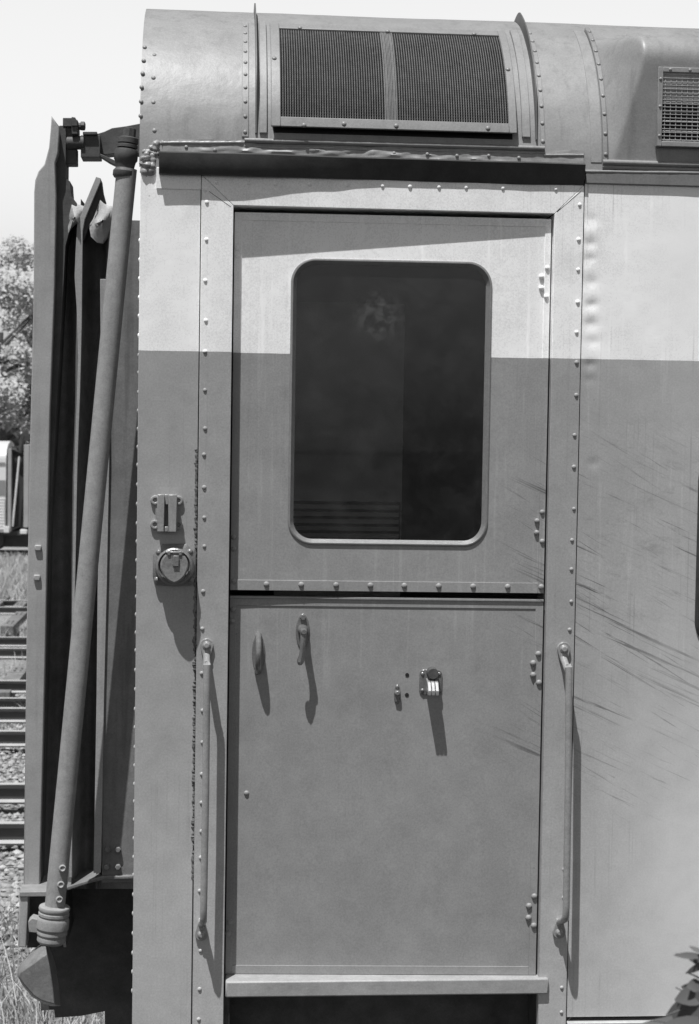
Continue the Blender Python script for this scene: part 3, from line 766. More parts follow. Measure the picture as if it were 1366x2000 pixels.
for i in range(7):
    z = iz0+(iz1-iz0)*(i+.5)/7
    n0 = len(mb.v); 
    for x in (ix0, ix1): mb.v += [(x, -.005, z-.010), (x, .004, z+.006), (x, .005, z+.004), (x, -.004, z-.012)]
    mb.f += [(n0, n0+1, n0+5, n0+4), (n0+3, n0+2, n0+6, n0+7), (n0, n0+3, n0+7, n0+4)]
mb.build('louvre', GRL, fg, 0, 0)
mb = MB()
for i in range(28): x = ix0+(ix1-ix0)*(i+.5)/28; mb.box(x-.0008, x+.0008, -.0095, -.008, iz0, iz1)
for i in range(19): z = iz0+(iz1-iz0)*(i+.5)/19; mb.box(ix0, ix1, -.0108, -.0096, z-.0008, z+.0008)
mb.build('wire_mesh', GRL, fg, 0, 0)
mb = MB(); mb.box(ix0, ix1, -.0035, -.003, iz0, iz1); mb.build('grille_backing', VOID, fg, 0, 0)

# ------------------------------------------------------------------ gangway diaphragm at the car end
YP = .435
gang = MB()
post = [xz(212, 430, YP), xz(263, 430, YP), (X0+.02, xz(250, 430, YP)[1]), (X0+.02, xz(250, 1722, YP)[1]), xz(199, 1724, YP), xz(205, 1000, YP)]
gang.prism(post, YP, YP+.5)
for x, y in ((211, 1658), (231, 1658), (209, 1692), (231, 1692)):
    q = at(x, y, YP); gang.hexbolt((q.x, YP, q.z), .0085, .014)
gw = gang.build('gangway_diaphragm', simple('end_post_paint', .20, .6, 0, .25, 14, .3, 60, .3, .25), coach, .001)  # end post in a darker even grey than the plates
def slab(pts, Y, th, name, mat, bevel=.0015, parent=gw, extra=None):
    mb = MB(); mb.prism([xz(x, y, Y) for x, y in pts], Y, Y+th)
    if extra: extra(mb)
    return mb.build(name, mat, parent, bevel)
def plate_bolts(mb):
    for x, y in ((75, 1070), (73, 1128)):
        q = at(x, y, .40); mb.box(q.x-.009, q.x+.009, .391, .401, q.z-.008, q.z+.008)
slab([(101, 227), (99, 256), (96, 288), (87, 321), (75, 335), (69, 352), (67, 375), (66, 560), (58, 900), (52, 1250), (46, 1738), (78, 1738), (80, 1640), (88, 1300), (92, 1100), (98, 800), (107, 560), (110, 382), (108, 318), (114, 298), (116, 256), (114, 246)], .40, .03, 'face_plate', PLATEM, .003, gw, plate_bolts)
slab([(101, 227), (116, 247), (128, 250), (129, 262), (128, 348), (137, 354), (139, 382), (150, 396), (128, 480), (100, 1000), (82, 1735), (70, 1735), (88, 900), (104, 400)], .432, .11, 'face_plate_web', IRON, 0, gw)
# bellows folds: pleated leather walls between the plates
def fold(pxl, pxr, ys, Y, amp, name, mat=LEATHER, y1=1736):
    mb = MB(); rows = []
    top = ys
    N = 60; rings = []
    for j in range(N+1):
        v = j/N; ring = []
        for i in range(13):
            u = i/12
            yt = top[0]*(1-u)+top[1]*u + top[2]*math.sin(math.pi*u)
            py = yt+(y1-yt)*v
            xl = pxl[0]+(pxl[1]-pxl[0])*(py-400)/1300; xr_ = pxr[0]+(pxr[1]-pxr[0])*(py-400)/1300
            dy = amp*math.sin(math.pi*u) + .010*noise.noise((u*2, v*9, pxl[0]))
            ring.append(at(xl+(xr_-xl)*u, py, Y+dy))
        rings.append(ring)
    mb.loft(rings, False, False); return mb.build(name, mat, gw, 0, 70)
fold((104, 76), (160, 142), (372, 398, 22), .445, .10, 'bellows_fold')
fold((158, 140), (228, 196), (388, 398, 26), .445, .12, 'bellows_fold')
fold((210, 188), (275, 262), (470, 470, 0), .46, .03, 'bellows_fold')
slab([(188, 345), (197, 348), (197, 354), (166, 428), (162, 450), (160, 640), (157, 760), (152, 900), (146, 1200), (143, 1450), (141, 1714), (135, 1714), (138, 1450), (141, 1200), (146, 900), (153, 700), (150, 600), (146, 540), (148, 490), (151, 440), (156, 422)], .425, .02, 'fold_plate', PLATEM, .001)
slab([(197, 349), (200, 372), (205, 390), (190, 430), (175, 440), (164, 470), (150, 470), (164, 430)], .442, .08, 'fold_plate_web', IRON, 0)
slab([(196, 545), (212, 545), (214, 900), (209, 1150), (204, 1350), (198, 1690), (197, 1705), (183, 1705), (185, 1600), (189, 1350), (191, 1150), (196, 950), (197, 700)], .425, .02, 'fold_plate', PLATEM, .001)
# torn canvas corners on the bellows
def canvas(pts, Y, name='torn_canvas'):
    mb = MB(); c = (sum(p[0] for p in pts)/len(pts), sum(p[1] for p in pts)/len(pts)); rings = []
    for s in (1, .85, .6, .35, .08):
        rings.append([at(c[0]+(x-c[0])*s, c[1]+(y-c[1])*s, Y-.03*(1-s)+.014*noise.noise((x*.06*s, y*.06, 1))) for x, y in pts])
    mb.loft(rings, True, False); return mb.build(name, CANVAS, gw, 0, 60)
canvas([(196, 390), (203, 397), (213, 402), (226, 402), (224, 428), (217, 442), (210, 466), (202, 476), (190, 474), (178, 462), (174, 440), (182, 428), (190, 408)], .435)
canvas([(139, 394), (150, 398), (160, 401), (168, 404), (166, 424), (158, 440), (149, 438), (140, 446), (132, 460), (131, 446), (134, 432), (129, 428)], .438)
# diagonal strut tube
YS = .30
tp, bt = at(248, 330, YS), at(107, 1775, YS)
mb = MB(); mb.tube([tp+(bt-tp)*(i/24) for i in range(25)], .0268, 24)
for y in (1696, 1728, 1757):
    q = at(113-(y-1730)*.1+6, y, YS-.026); mb.lathe(q, (.15, -1, .1), [(.010, -.004), (.010, .002), (.007, .005), (.004, .002)], 12)
st = mb.build('strut_tube', TUBEM, gw)
ax = (bt-tp).normalized()
mb = MB()
mb.lathe(at(253, 262, YS), ax, [(.010, -.016), (.017, -.014), (.017, .010), (.010, .012)], 8)
mb.lathe(at(251, 268, YS), ax, [(.020, 0), (.027, .003), (.027, .016), (.023, .018), (.027, .021), (.027, .028), (.018, .030)], 24)
mb.lathe(at(248, 290, YS), ax, [(.020, 0), (.029, .004), (.031, .012), (.031, .030), (.027, .036), (.024, .052), (.030, .060), (.030, .072), (.026, .078)], 24)
mb.build('strut_head', IRON, st)
mb = MB(); b0 = at(107, 1771, YS)
pr = [(.028, -.004), (.040, -.002), (.042, .004), (.040, .011), (.0385, .013), (.041, .016), (.041, .024), (.038, .026), (.041, .030), (.043, .036), (.043, .058), (.039, .062), (.0405, .066), (.0405, .074), (.037, .077), (.0385, .082), (.0385, .092), (.035, .096), (.030, .10)]
mb.lathe(b0, ax, pr, 30)
q = at(68, 1805, YS); mb.prism([(q.x-.014, q.z-.018), (q.x-.016, q.z+.010), (q.x-.006, q.z+.020), (q.x+.008, q.z+.016), (q.x+.04, q.z+.008), (q.x+.04, q.z-.024)], YS-.012, YS+.03)
mb.build('strut_collar', TUBEM, st, .003)
# buffer beam, foot casting, platform edge and the dark underframe
slab([(38, 1752), (55, 1751), (52, 1851), (36, 1850)], .33, .40, 'buffer_plate', PLATEM, .003)
slab([(38, 1742), (98, 1741), (98, 1751), (38, 1752)], .325, .5, 'buffer_cap', simple('buffer_cap_paint', .26, .6), .002)  # cap in one even grey
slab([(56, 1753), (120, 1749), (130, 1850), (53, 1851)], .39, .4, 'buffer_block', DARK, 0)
mb = MB()
front = [(39, 1899), (62, 1884), (82, 1869), (92, 1864), (98, 1890), (104, 1930), (108, 1962), (92, 1958), (80, 1954), (66, 1945), (46, 1922), (36, 1908)]
back = [(44, 1878), (62, 1858), (80, 1842), (92, 1834), (108, 1880), (116, 1925), (120, 1965), (100, 1965), (84, 1960), (70, 1950), (52, 1925), (42, 1898)]
mid = [(36, 1889), (55, 1868), (76, 1852), (89, 1843), (100, 1888), (107, 1930), (111, 1964), (94, 1962), (80, 1957), (64, 1948), (44, 1924), (34, 1905)]
mb.loft([[at(x, y, .235) for x, y in front], [at(x, y, .275) for x, y in mid], [at(x, y, .42) for x, y in back]])
mb.build('foot_casting', simple('oily_casting', .21, .55, 0, .3, 22, .5, 60, .3, .2), gw, .003, 40)
mb = MB()
mb.prism([xz(128, 1737, .40), xz(176, 1722, .40), xz(200, 1716, .40), (X0+.02, xz(258, 1714, .40)[1]), (X0+.02, xz(258, 1722, .40)[1]), xz(205, 1723, .40), xz(178, 1729, .40), xz(130, 1745, .40)], .425, 2.5)
mb.build('platform_edge', simple('platform_paint', .19, .7, 0, .35, 30, .4), gw, .003)  # platform edge in one even dark grey
mb = MB()
mb.prism([xz(88, 1735, .66), (X0+.04, xz(250, 1720, .66)[1]), (X0+.04, xz(250, 2040, .66)[1]), xz(205, 2040, .66), xz(205, 1975, .66), xz(160, 1984, .66), xz(108, 1988, .66), xz(106, 1972, .66), xz(80, 1974, .66), xz(80, 1900, .66)], .66, 2.4)
mb.build('end_beam', DARK, coach)
# linkage at the top of the diaphragm
mb = MB()
def blk(x0, y0, x1, y1, Y, th):
    mb.prism([xz(x0, y0, Y), xz(x1, y0, Y), xz(x1, y1, Y), xz(x0, y1, Y)], Y, Y+th)
blk(123, 230, 142, 247, .43, .05); blk(140, 234, 152, 262, .425, .06); blk(116, 245, 152, 266, .44, .08); blk(127, 288, 150, 320, .45, .06)
mb.prism([xz(140, 228, .42), xz(147, 229, .42), xz(151, 236, .42), xz(152, 246, .42), xz(140, 246, .42)], .42, .47)
mb.tube([at(152, 247, .45), at(166, 247, .45)], .010, 10); mb.lathe(at(157, 246, .45), (1, 0, 0), [(.006, 0), (.013, .002), (.013, .012), (.008, .014)], 6)
mb.tube([at(130, 279, .45), at(165, 279, .45)], .0185, 16)
blk(162, 257, 190, 263, .43, .10); blk(158, 264, 196, 307, .44, .08)
mb.prism([xz(188, 262, .46), xz(204, 257, .46), xz(219, 250, .46), xz(248, 246, .46), xz(290, 238, .46), xz(290, 300, .46), xz(225, 300, .46), xz(206, 302, .46), xz(196, 300, .46)], .46, .52)
mb.prism([xz(196, 300, .44), xz(203, 303, .44), xz(236, 318, .44), xz(236, 328, .44), xz(215, 318, .44), xz(196, 306, .44)], .44, .47)
mb.build('centring_linkage', IRON, gw, .0015)

# running gear and the track it stands on
def wheelset(x):
    mb = MB()
    for y, s in ((HW-.72, -1), (HW+.72, 1)): mb.lathe((x, y, .46), (0, s, 0), [(.05, .07), (.43, .06), (.46, .05), (.46, -.05), (.495, -.06), (.495, -.085), (.40, -.085), (.05, -.07)], 36)
    mb.tube([(x, HW-.9, .46), (x, HW+.9, .46)], .07, 14)
    return mb.build('wheelset', DARK, coach)
for x in (X0+1.4, X0+3.9): wheelset(x)
mb = MB()
for y in (HW-.95, HW+.95): mb.box(X0+1.0, X0+4.3, y-.06, y+.06, .40, .62)
mb.box(X0+2.35, X0+2.95, HW-1, HW+1, .5, .95); mb.build('bogie_frame', DARK, coach, .01)

# ------------------------------------------------------------------ second coach far behind
def zr(Y):                                          # rail level falls away behind the coach
    for (a, za), (b, zb_) in zip(TER, TER[1:]):
        if Y <= b: return za+(zb_-za)*max(0, (Y-a))/(b-a)
    return TER[-1][1]
TER = [(-400, 0), (4, 0), (8.6, -.2), (13.2, -.30), (16.3, -.45), (23, -.65), (33, -1.05), (57, -1.65), (75, -1.7), (500, -1.7)]
YB = 56.5; zb0 = zr(YB+1.5)
FL_L = simple('pale_fluted_side', .62, .4, 0, .08, 3, 0); FL_D = simple('grey_window_band', .24, .5, 0, .1, 3, 0); FARD = simple('far_dark_metal', .05, .8, 0, .3, 3, 0); FARP = simple('far_grey_plate', .34, .7, 0, .15, 3, 0)
c2 = thing('fluted_coach', 'pale fluted railway coach standing far off in front of the trees, seen at its end', 'railway coach', (at(12, 950, YB).x-6, YB+1.5, zb0))
xe = at(12, 950, YB).x; yfar = lambda py: at(10, py, YB).z
mb = MB(); zr1 = yfar(897); ztop = yfar(862)
pts2 = [(YB+1.5-1.5*math.cos(a), zr1+(ztop-zr1)*math.sin(a)) for a in [math.pi*i/20 for i in range(21)]]
mb.loft([[(x, y, z) for y, z in pts2]+[(x, YB+3, yfar(1040)), (x, YB, yfar(1040))] for x in (xe-22, xe)]); mb.build('body', FL_L, c2)
mb = MB(); mb.box(xe-22, xe-.02, YB-.02, YB, yfar(968), yfar(938)); mb.build('window_band', FL_D, c2)
mb = MB(); n = 11
for i in range(n):
    z1 = yfar(972+i*5.8); z0_ = yfar(972+i*5.8+4.0); mb.box(xe-22, xe-.03, YB-.05, YB-.001, z0_, z1)
mb.build('fluting', simple('fluting_paint', .8, .35, 0, .05, 3, 0), c2, .008)
mb = MB(); mb.box(xe-22, xe-.03, YB-.03, YB, yfar(907), yfar(903)); mb.build('letter_board_moulding', FL_D, c2)
mb = MB(); mb.box(at(12, 950, YB).x, at(16, 950, YB).x, YB+.05, YB+2.8, yfar(1036), yfar(890)); mb.build('end_post', FARD, c2)
mb = MB(); mb.box(at(15.5, 950, YB).x, at(22, 950, YB).x, YB, YB+2.5, yfar(1038), yfar(876)); mb.build('corner_post', FARP, c2, .01)
mb = MB(); mb.box(at(22, 950, YB).x, at(46, 950, YB).x, YB+.4, YB+2.4, yfar(1030), yfar(874)); mb.build('bellows', FARD, c2)
mb = MB(); mb.box(at(46, 950, YB).x, at(56, 950, YB).x, YB+.1, YB+2.2, yfar(1030), yfar(868)); mb.build('face_plate', FARP, c2, .01)
mb = MB(); mb.tube([at(38, 892, YB+.1), at(25, 1028, YB+.1)], .035, 8); mb.build('strut_tube', simple('far_strut', .7, .6, 0, .1, 3, 0), c2)
mb = MB(); mb.box(at(21, 880, YB).x, at(40, 880, YB).x, YB+.3, YB+1.5, yfar(876), yfar(872)); mb.tube([at(21, 877, YB+.2), at(30, 879, YB+.2), at(40, 884, YB+.2), at(47, 852, YB+.2)], [.05, .08, .09, .12], 8); mb.lathe(at(50, 852, YB+.2), (0, -1, 0), [(.16, -.1), (.16, .1)], 12); mb.build('roof_linkage', FARD, c2)
mb = MB(); mb.box(xe-22, at(54, 1040, YB).x, YB+.25, YB+2.6, yfar(1046), yfar(1037.5))
for dx in (-.6, -2.9, -17, -19.3):
    for yy in (YB+.6, YB+2.2): mb.lathe((xe+dx, yy, zb0+.46), (0, -1, 0), [(.46, -.06), (.46, .06)], 24)
mb.box(xe-.2, at(52, 1040, YB).x, YB+.8, YB+2.0, zb0+.2, yfar(1046)); mb.build('underframe', FARD, c2)
mb = MB(); FSTEP = simple('far_pale_step', .7, .7, 0, .1, 3, 0); mb.box(at(8, 1040, YB).x, at(18.5, 1040, YB).x, YB-.1, YB+.2, yfar(1040), yfar(1028)); mb.build('buffer_step', FSTEP, c2, .01); mb = MB(); mb.box(at(40, 1040, YB).x, at(53, 1040, YB).x, YB-.1, YB+.3, yfar(1042), yfar(1034)); mb.build('coupler_head', FSTEP, c2, .01)

# ------------------------------------------------------------------ tracks
RAILM = simple('rusty_rail_web', .06, .7, 0, .3, 20, .2); 
def rail_mat():
    t = NT('rail_steel'); n = t.n.new('ShaderNodeSeparateXYZ'); t.l.new(t.g.outputs['Normal'], n.inputs[0])
    f = t.map(n.outputs[2], .6, .9, 0, 1); v = t.mix(f, .055, .42)
    t.grey(t.math('MULTIPLY', v, t.map(t.noise(t.pos, 6, 3), .2, .8, .8, 1.2, False))); t.b.inputs['Roughness'].default_value = .5; return t.m
RAIL = rail_mat(); TIE = simple('weathered_tie_wood', .20, .85, 0, .4, 8, .6, 30, .1, .3)
def make_track(name, label, Y, z, L=(-24, 9), ties=True, group='railway tracks lying side by side'):
    tr = thing(name, label, 'railway track', (0, Y, z), group)
    prof = [(-.07, -.16), (.07, -.16), (.07, -.145), (.015, -.130), (.009, -.05), (.036, -.036), (.036, -.004), (.030, 0), (-.030, 0), (-.036, -.004), (-.036, -.036), (-.009, -.05), (-.015, -.130), (-.07, -.145)]
    for s in (-.7175, .7175):
        mb = MB(); mb.loft([[(x, Y+s+py, z+pz) for py, pz in prof] for x in L]); mb.build('rail', RAIL, tr, 0, 30)
    x = L[0]+.3; i = 0
    mb = MB(); mb.box(-.11, .11, -1.25, 1.25, -.30, -.168)
    for s in (-.7175, .7175):
        mb.box(-.09, .09, s-.17, s+.17, -.1675, -.161)
        for k in (-.1, .1): mb.box(-.05, -.02, s+k-.015, s+k+.015, -.161, -.135); mb.box(.03, .06, s+k-.015, s+k+.015, -.161, -.135)
    me = None
    while x < L[1]:
        if me is None:
            o = mb.build('tie', TIE, tr, .012); me = o
        else:
            o = me.copy(); C.objects.link(o); o.parent = tr
        o.location = (x, Y, z); x += .56 + random.uniform(-.03, .03); i += 1
    return tr
def track_y(py, z): d = (CZ-z)*F/(py-836); return d-D
TR = [(1603, -.2, 'railway track nearest behind the pale coach end, on grey gravel'), (1423, -.30, 'second railway track from the coach, between two gravel strips'),
      (1359, -.45, 'third railway track from the coach, close behind the second'), (1262, -.65, 'fourth railway track from the coach, beside dry grass tufts'), (1182, -1.05, 'railway track furthest from the coach, with the grass bank beyond it')]
for py, z, lab in TR:
    make_track('railway_track', lab, track_y(py, z)+.7175, z)
make_track('railway_track', 'railway track under the passenger coach with the domed roof', HW, 0, (-6, 9))
make_track('railway_track', 'railway track under the far pale fluted coach', YB+1.5, zb0, (-32, 2))

# ------------------------------------------------------------------ ground
def ground_mat():
    t = NT('ground_gravel_and_grass'); X, Y, Z = t.sep()
    v1 = t.n.new('ShaderNodeTexVoronoi'); v1.inputs['Scale'].default_value = 17; t.l.new(t.pos, v1.inputs['Vector'])
    sepc = t.n.new('ShaderNodeSeparateColor'); t.l.new(v1.outputs['Color'], sepc.inputs[0])
    st = t.math('MULTIPLY', t.map(sepc.outputs[0], 0, 1, .16, .46, False), t.map(v1.outputs['Distance'], .25, .75, 1.1, .35))
    gr = t.math('MULTIPLY', t.map(t.noise(t.vscale(t.pos, (9, 9, 9)), 1.5, 6, .75), .3, .7, .16, .46, False), 1.0)
    m = t.map(t.noise(t.pos, .55, 4), .42, .6, 0, 1)
    far = t.map(Y, 24, 34, 0, 1)
    m = t.math('MAXIMUM', t.math('MULTIPLY', m, .75), far)
    f = t.mix(m, st, gr)
    near = t.map(Y, -.8, .5, 0, 1)                   # ground in front of and under the coach, darkened to cut bounced light
    dim_gnd = t.math('MULTIPLY', st, .16)
    t.grey(t.mix(near, dim_gnd, f)); t.b.inputs['Roughness'].default_value = .95; t.b.inputs['Specular IOR Level'].default_value = .1
    t.bump(v1.outputs['Distance'], .9, .05); return t.m
ys = [-300, -120, -60, -30, -15, -8] + [-4+.25*i for i in range(0, 92)] + [19.5+1.0*i for i in range(45)] + [70, 90, 120, 180, 260, 400, 800]
xs = [-800, -300, -120, -70, -45] + [-32+.5*i for i in range(0, 86)] + [12, 16, 24, 40, 80, 200, 800]
mb = MB(); n = 0
for y in ys:
    for x in xs:
        z = zr(y)-.215
        if abs(x) < 40 and -4 < y < 70:
            z += .05*noise.noise((x*.8, y*.8, 0))+.02*noise.noise((x*3.1, y*3.1, 2))
        mb.v.append((x, y, z))
W = len(xs)
for j in range(len(ys)-1):
    for i in range(W-1): a = j*W+i; mb.f.append((a, a+1, a+W+1, a+W))
structure(mb.build('ground', ground_mat(), None, 0, 80))

# dry grass and weeds
def blade_mat(name, g, lo=.55, hi=1.4):
    t = NT(name); rnd = t.g.outputs['Random Per Island']
    t.grey(t.map(rnd, 0, 1, g*lo, g*hi, False)); t.b.inputs['Roughness'].default_value = .7; t.b.inputs['Specular IOR Level'].default_value = .2
    return t.m
GRASS = blade_mat('dry_grass', .42); WEED = blade_mat('weed_leaves', .30)
def blade(mb, p, h, w, lean, seg=3):
    a = random.uniform(0, 2*math.pi); dx, dy = math.cos(a), math.sin(a); n0 = len(mb.v); b = random.uniform(0, 2*math.pi)
    wx, wy = math.cos(b)*w, math.sin(b)*w
    for i in range(seg):
        u = i/seg; q = (p[0]+dx*lean*u*u, p[1]+dy*lean*u*u, p[2]+h*u*(1-.15*u)); k = 1-u*.8
        mb.v += [(q[0]-wx*k, q[1]-wy*k, q[2]), (q[0]+wx*k, q[1]+wy*k, q[2])]
    mb.v.append((p[0]+dx*lean, p[1]+dy*lean, p[2]+h*.86))
    for i in range(seg-1): mb.f.append((n0+2*i, n0+2*i+1, n0+2*i+3, n0+2*i+2))
    mb.f.append((n0+2*seg-2, n0+2*seg-1, n0+2*seg))
def gz(x, y): 
    z = zr(y)-.215
    return z + .05*noise.noise((x*.8, y*.8, 0))
mb = MB()
TY = [track_y(py, z)+.7 for py, z, _ in TR]
for i in range(9500):                                # bank beyond the last track
    y = random.uniform(34.5, 55); u = random.uniform(-3.2, .8); x = -.108*(y+D)+u
    blade(mb, (x, y, gz(x, y)), random.uniform(.2, .55), .012, random.uniform(.05, .3))
for i in range(2600):                                # tufts between the tracks
    y = random.choice((random.uniform(26, 31), random.uniform(26.5, 28.5), random.uniform(14.9, 15.5), random.uniform(19.5, 22)))
    x = -.108*(y+D)+random.uniform(-2.5, 1.0)
    if noise.noise((x*1.3, y*1.3, 7)) < .05: continue
    blade(mb, (x, y, gz(x, y)), random.uniform(.1, .35), .009, random.uniform(.05, .2))
for i in range(3600):                                # near the coach end
    y = random.uniform(3.2, 7.0); x = -.10*(y+D)+random.uniform(-1.0, .5)
    if noise.noise((x*1.7, y*1.7, 3)) < -.12 and y > 4.6: continue
    blade(mb, (x, y, gz(x, y)), random.uniform(.10, .32)*(1.3 if y < 4.6 else .7), .005, random.uniform(.03, .2), 4)
for i in range(26):
    y = random.uniform(3.5, 5.2); x = -.108*(y+D)+random.uniform(-.35, .12)
    blade(mb, (x, y, gz(x, y)), random.uniform(.4, .75), .005, random.uniform(.05, .35), 6)
g = mb.build('grass', GRASS, None, 0, 0, False); g['kind'] = 'stuff'

mb = MB()                                           # loose ballast stones
for i in range(9000):
    y = random.uniform(5.6, 20); x = -.108*(y+D)+random.uniform(-1.2, .6); r_ = random.uniform(.012, .034)
    if any(abs(y-ty-e) < .10 for ty in TY for e in (-.7175, .7175)): continue
    n0 = len(mb.v); z = gz(x, y)+.02
    for dv in ((1, 0, 0), (0, 1, 0), (-1, 0, 0), (0, -1, 0), (0, 0, 1), (0, 0, -1)):
        k = r_*random.uniform(.6, 1.25); mb.v.append((x+dv[0]*k+random.uniform(-.3, .3)*r_, y+dv[1]*k+random.uniform(-.3, .3)*r_, z+dv[2]*k*.8))
    mb.f += [(n0, n0+1, n0+4), (n0+1, n0+2, n0+4), (n0+2, n0+3, n0+4), (n0+3, n0, n0+4), (n0+1, n0, n0+5), (n0+2, n0+1, n0+5), (n0+3, n0+2, n0+5), (n0, n0+3, n0+5)]
g = mb.build('gravel', blade_mat('ballast_stone', .34, .5, 1.5), None, 0, 0, False); g['kind'] = 'stuff'

def leafquad(mb, p, s, nrm, up):
    n = nrm.normalized(); t = n.cross(up)
    if t.length < .05: t = n.cross(Vector((1, 0, 0)))
    t.normalize(); b = t.cross(n); k = len(mb.v)
    mb.v += [tuple(p-b*s), tuple(p+t*s*.5-b*s*.1), tuple(p+b*s), tuple(p-t*s*.5-b*s*.1)]; mb.f.append((k, k+1, k+2, k+3))
def rvec():
    while True:
        v = Vector((random.uniform(-1, 1), random.uniform(-1, 1), random.uniform(-1, 1)))
        if .05 < v.length < 1: return v.normalized()
# ------------------------------------------------------------------ trees behind
BARK = simple('bark', .12, .9, 0, .3, 6, .5)
LEAFL = blade_mat('pale_leaves', .46, .85, 1.12); LEAFD = blade_mat('mid_leaves', .38, .8, 1.15)
def tree(name, label, x, y, h, w, leafm, dens, seed):
    random.seed(seed); z0 = zr(y)-.25
    t = thing(name, label, 'tree', (x, y, z0), 'trees beyond the far coach')
    mb = MB(); mb.tube([(x+.1*math.sin(i), y, z0+h*.7*i/6) for i in range(7)], [.28*(1-.11*i) for i in range(7)], 9)
    tips = []
    for i in range(16):
        a = random.uniform(0, 6.28); u = random.uniform(.2, .95); zz = z0+h*.7*u; ln = w*.5*random.uniform(.5, 1.0)*(1-.45*abs(u-.45))
        e = Vector((x+math.cos(a)*ln, y+math.sin(a)*ln, zz+h*random.uniform(.06, .28))); s = Vector((x, y, zz)); m = (s+e)/2+Vector((0, 0, .2))
        mb.tube([s, m, e], [.10*(1-.6*u)+.02, .05, .02], 6); tips.append((e, m))
    mb.build('trunk', BARK, t)
    mb = MB(); clumps = []
    for e, m in tips:
        for k in range(4): clumps.append((e.lerp(m, random.random()*.8)+rvec()*w*.10, w*random.uniform(.07, .16)))
    for k in range(26):
        v = rvec(); clumps.append((Vector((x, y, z0+h*.58))+Vector((v.x*w*.46, v.y*w*.46, v.z*h*.40)), w*random.uniform(.06, .15)))
    for c, r in clumps:
        for i in range(int(dens*r*r)):
            v = rvec()*r*random.random()**.4; v.z *= .75
            leafquad(mb, c+v, random.uniform(.07, .17), (rvec()*.8+Vector((0, -.5, .9))), rvec())
    mb.build('crown', leafm, t, 0, 0, False)
    return t
tree('leafy_tree', 'tall pale leafy tree with open top against the white sky', -8.6, 68, 12.3, 8.5, LEAFL, 480, 11)
tree('leafy_tree', 'darker bushy tree low behind the far coach', -10.8, 73, 8.2, 8.0, LEAFD, 450, 5)
tree('leafy_tree', 'broad leafy tree hidden behind the bellows at the coach end', -3.0, 74, 10, 9, LEAFL, 200, 23)
tree('leafy_tree', 'leafy tree beyond the left edge behind the fluted coach', -17.5, 72, 10, 9, LEAFD, 200, 31)
random.seed(99)

# ------------------------------------------------------------------ sapling in front of the side sheet, lower right
sx = thing('sapling', 'dark leafy sapling twig poking in before the coach side at the lower right', 'plant', (.70, -2.3, -.2))
LEAFN = blade_mat('near_dark_leaves', .13, .8, 1.2)
mb = MB(); base = Vector((at(1460, 1900, -2.3).x+.05, -2.3, -.2)); tipp = at(1420, 1850, -2.3)
stem = [base+(tipp-base)*(i/8)+Vector((.02*math.sin(i), 0, 0)) for i in range(9)]
mb.tube(stem, [.010-.0008*i for i in range(9)], 7)
def twig(a, b, n=5): 
    a, b = Vector(a), Vector(b); mb.tube([a+(b-a)*(i/n)+Vector((0, 0, .006*math.sin(3*i/n))) for i in range(n+1)], [.0018*(1-.6*i/n) for i in range(n+1)], 6)
YW = -2.3
tw = [((1420, 1900), (1320, 1864)), ((1425, 1960), (1340, 1900)), ((1430, 1960), (1300, 1985)), ((1430, 2040), (1270, 1994)), ((1420, 2010), (1320, 1930))]
for a, b in tw: twig(at(*a, YW), at(*b, YW))
mb.build('stem', BARK, sx)
mb = MB()
def leaf(p, d, L, w, n):
    d = d.normalized(); s = d.cross(n).normalized(); rows = []
    for i in range(7):
        u = i/6; k = w*math.sin(math.pi*min(1, u*.93+.05))**.8*(1-.25*u); c = p+d*L*u+n*(-.18*L*u*u)
        rows.append([c-s*k+n*.12*k, c, c+s*k+n*.12*k])
    mb.loft(rows, False, False)
def lf(a, b, w, tilt=0.0):
    p, q = at(*a, YW+random.uniform(-.03, .03)), at(*b, YW+random.uniform(-.03, .03))
    leaf(p, q-p, (q-p).length, w, Vector((random.uniform(-.2, .2), -1, .5+tilt)).normalized())
for a, b, w in (((1372, 1868), (1318, 1864), .006), ((1372, 1862), (1348, 1846), .005), ((1380, 1880), (1342, 1900), .006), ((1400, 1890), (1350, 1872), .008),
                ((1372, 1925), (1345, 1925), .012), ((1385, 1935), (1322, 1952), .018), ((1390, 1950), (1308, 1982), .022), ((1395, 1975), (1306, 1990), .020), ((1400, 1990), (1262, 1995), .010),
                ((1400, 2010), (1290, 2004), .02), ((1390, 1945), (1335, 1925), .015), ((1420, 1960), (1350, 1980), .022), ((1430, 1900), (1380, 1930), .02), ((1440, 1870), (1400, 1850), .02), ((1450, 1930), (1395, 1900), .02)):
    lf(a, b, w*.8)
for i in range(26):
    u = random.uniform(.35, .98); p = base+(tipp-base)*u; d = Vector((random.uniform(-.15, 1), random.uniform(-.7, .2), random.uniform(-.2, .5)))
    leaf(p, d, random.uniform(.05, .08), random.uniform(.009, .014), Vector((random.uniform(-.3, .3), -.6, .8)).normalized())
mb.build('leaves', LEAFN, sx, 0, 60)

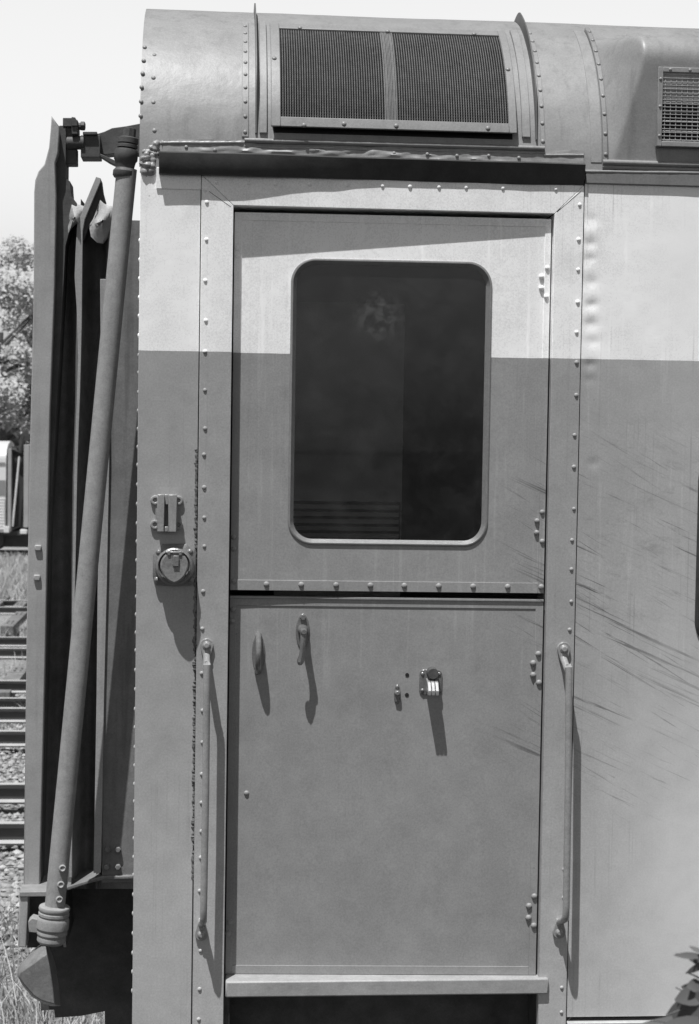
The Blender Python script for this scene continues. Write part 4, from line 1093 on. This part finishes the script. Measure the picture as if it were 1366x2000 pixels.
# ------------------------------------------------------------------ light
SD = Vector((.61, 1, -3.22)).normalized()
sun = bpy.data.lights.new('sun', 'SUN'); sun.energy = 5.0; sun.angle = R(.53); sun.color = (1, 1, 1)
so = bpy.data.objects.new('sun', sun); C.objects.link(so); so.rotation_euler = SD.to_track_quat('-Z', 'Y').to_euler(); so.location = (-3, -5, 12)
w = bpy.data.worlds.new('World'); bpy.context.scene.world = w; w.use_nodes = True; nt = w.node_tree; N_, L_ = nt.nodes, nt.links
sky = N_.new('ShaderNodeTexSky'); sky.sky_type = 'NISHITA'; sky.sun_disc = False
sky.sun_elevation = math.asin(-SD.z); sky.sun_rotation = math.atan2(-SD.x, -SD.y) % (2*math.pi); sky.dust_density = 3.0; sky.air_density = 1.0
sp = N_.new('ShaderNodeSeparateColor'); L_.new(sky.outputs[0], sp.inputs[0])       # blue-sensitive film: the sky's blue channel as grey
cb = N_.new('ShaderNodeCombineColor')
tc = N_.new('ShaderNodeTexCoord'); sx3 = N_.new('ShaderNodeSeparateXYZ'); L_.new(tc.outputs['Generated'], sx3.inputs[0])
hz = N_.new('ShaderNodeMapRange'); hz.interpolation_type = 'SMOOTHSTEP'; L_.new(sx3.outputs[2], hz.inputs[0])      # bright haze low in the sky
hz.inputs[1].default_value = .24; hz.inputs[2].default_value = .42; az = N_.new('ShaderNodeMapRange'); az.interpolation_type = 'SMOOTHSTEP'; L_.new(sx3.outputs[1], az.inputs[0])      # brightest on the side away from the sun
az.inputs[1].default_value = -.1; az.inputs[2].default_value = .7; az.inputs[3].default_value = 1.35; az.inputs[4].default_value = 2.2
L_.new(az.outputs[0], hz.inputs[3])
hz.inputs[3].default_value = 2.4; hz.inputs[4].default_value = .3
mm = N_.new('ShaderNodeMath'); mm.operation = 'MULTIPLY'; mx1 = N_.new('ShaderNodeMath'); mx1.operation = 'MAXIMUM'; L_.new(sp.outputs[2], mx1.inputs[0]); L_.new(sp.outputs[0], mx1.inputs[1])
L_.new(mx1.outputs[0], mm.inputs[0]); L_.new(hz.outputs[0], mm.inputs[1])
for i in range(3): L_.new(mm.outputs[0], cb.inputs[i])
bg = N_['Background']; L_.new(cb.outputs[0], bg.inputs[0]); bg.inputs[1].default_value = .10
sc = bpy.context.scene
sc.view_settings.view_transform = 'Standard'; sc.view_settings.look = 'None'; sc.view_settings.exposure = 0; sc.view_settings.gamma = 1
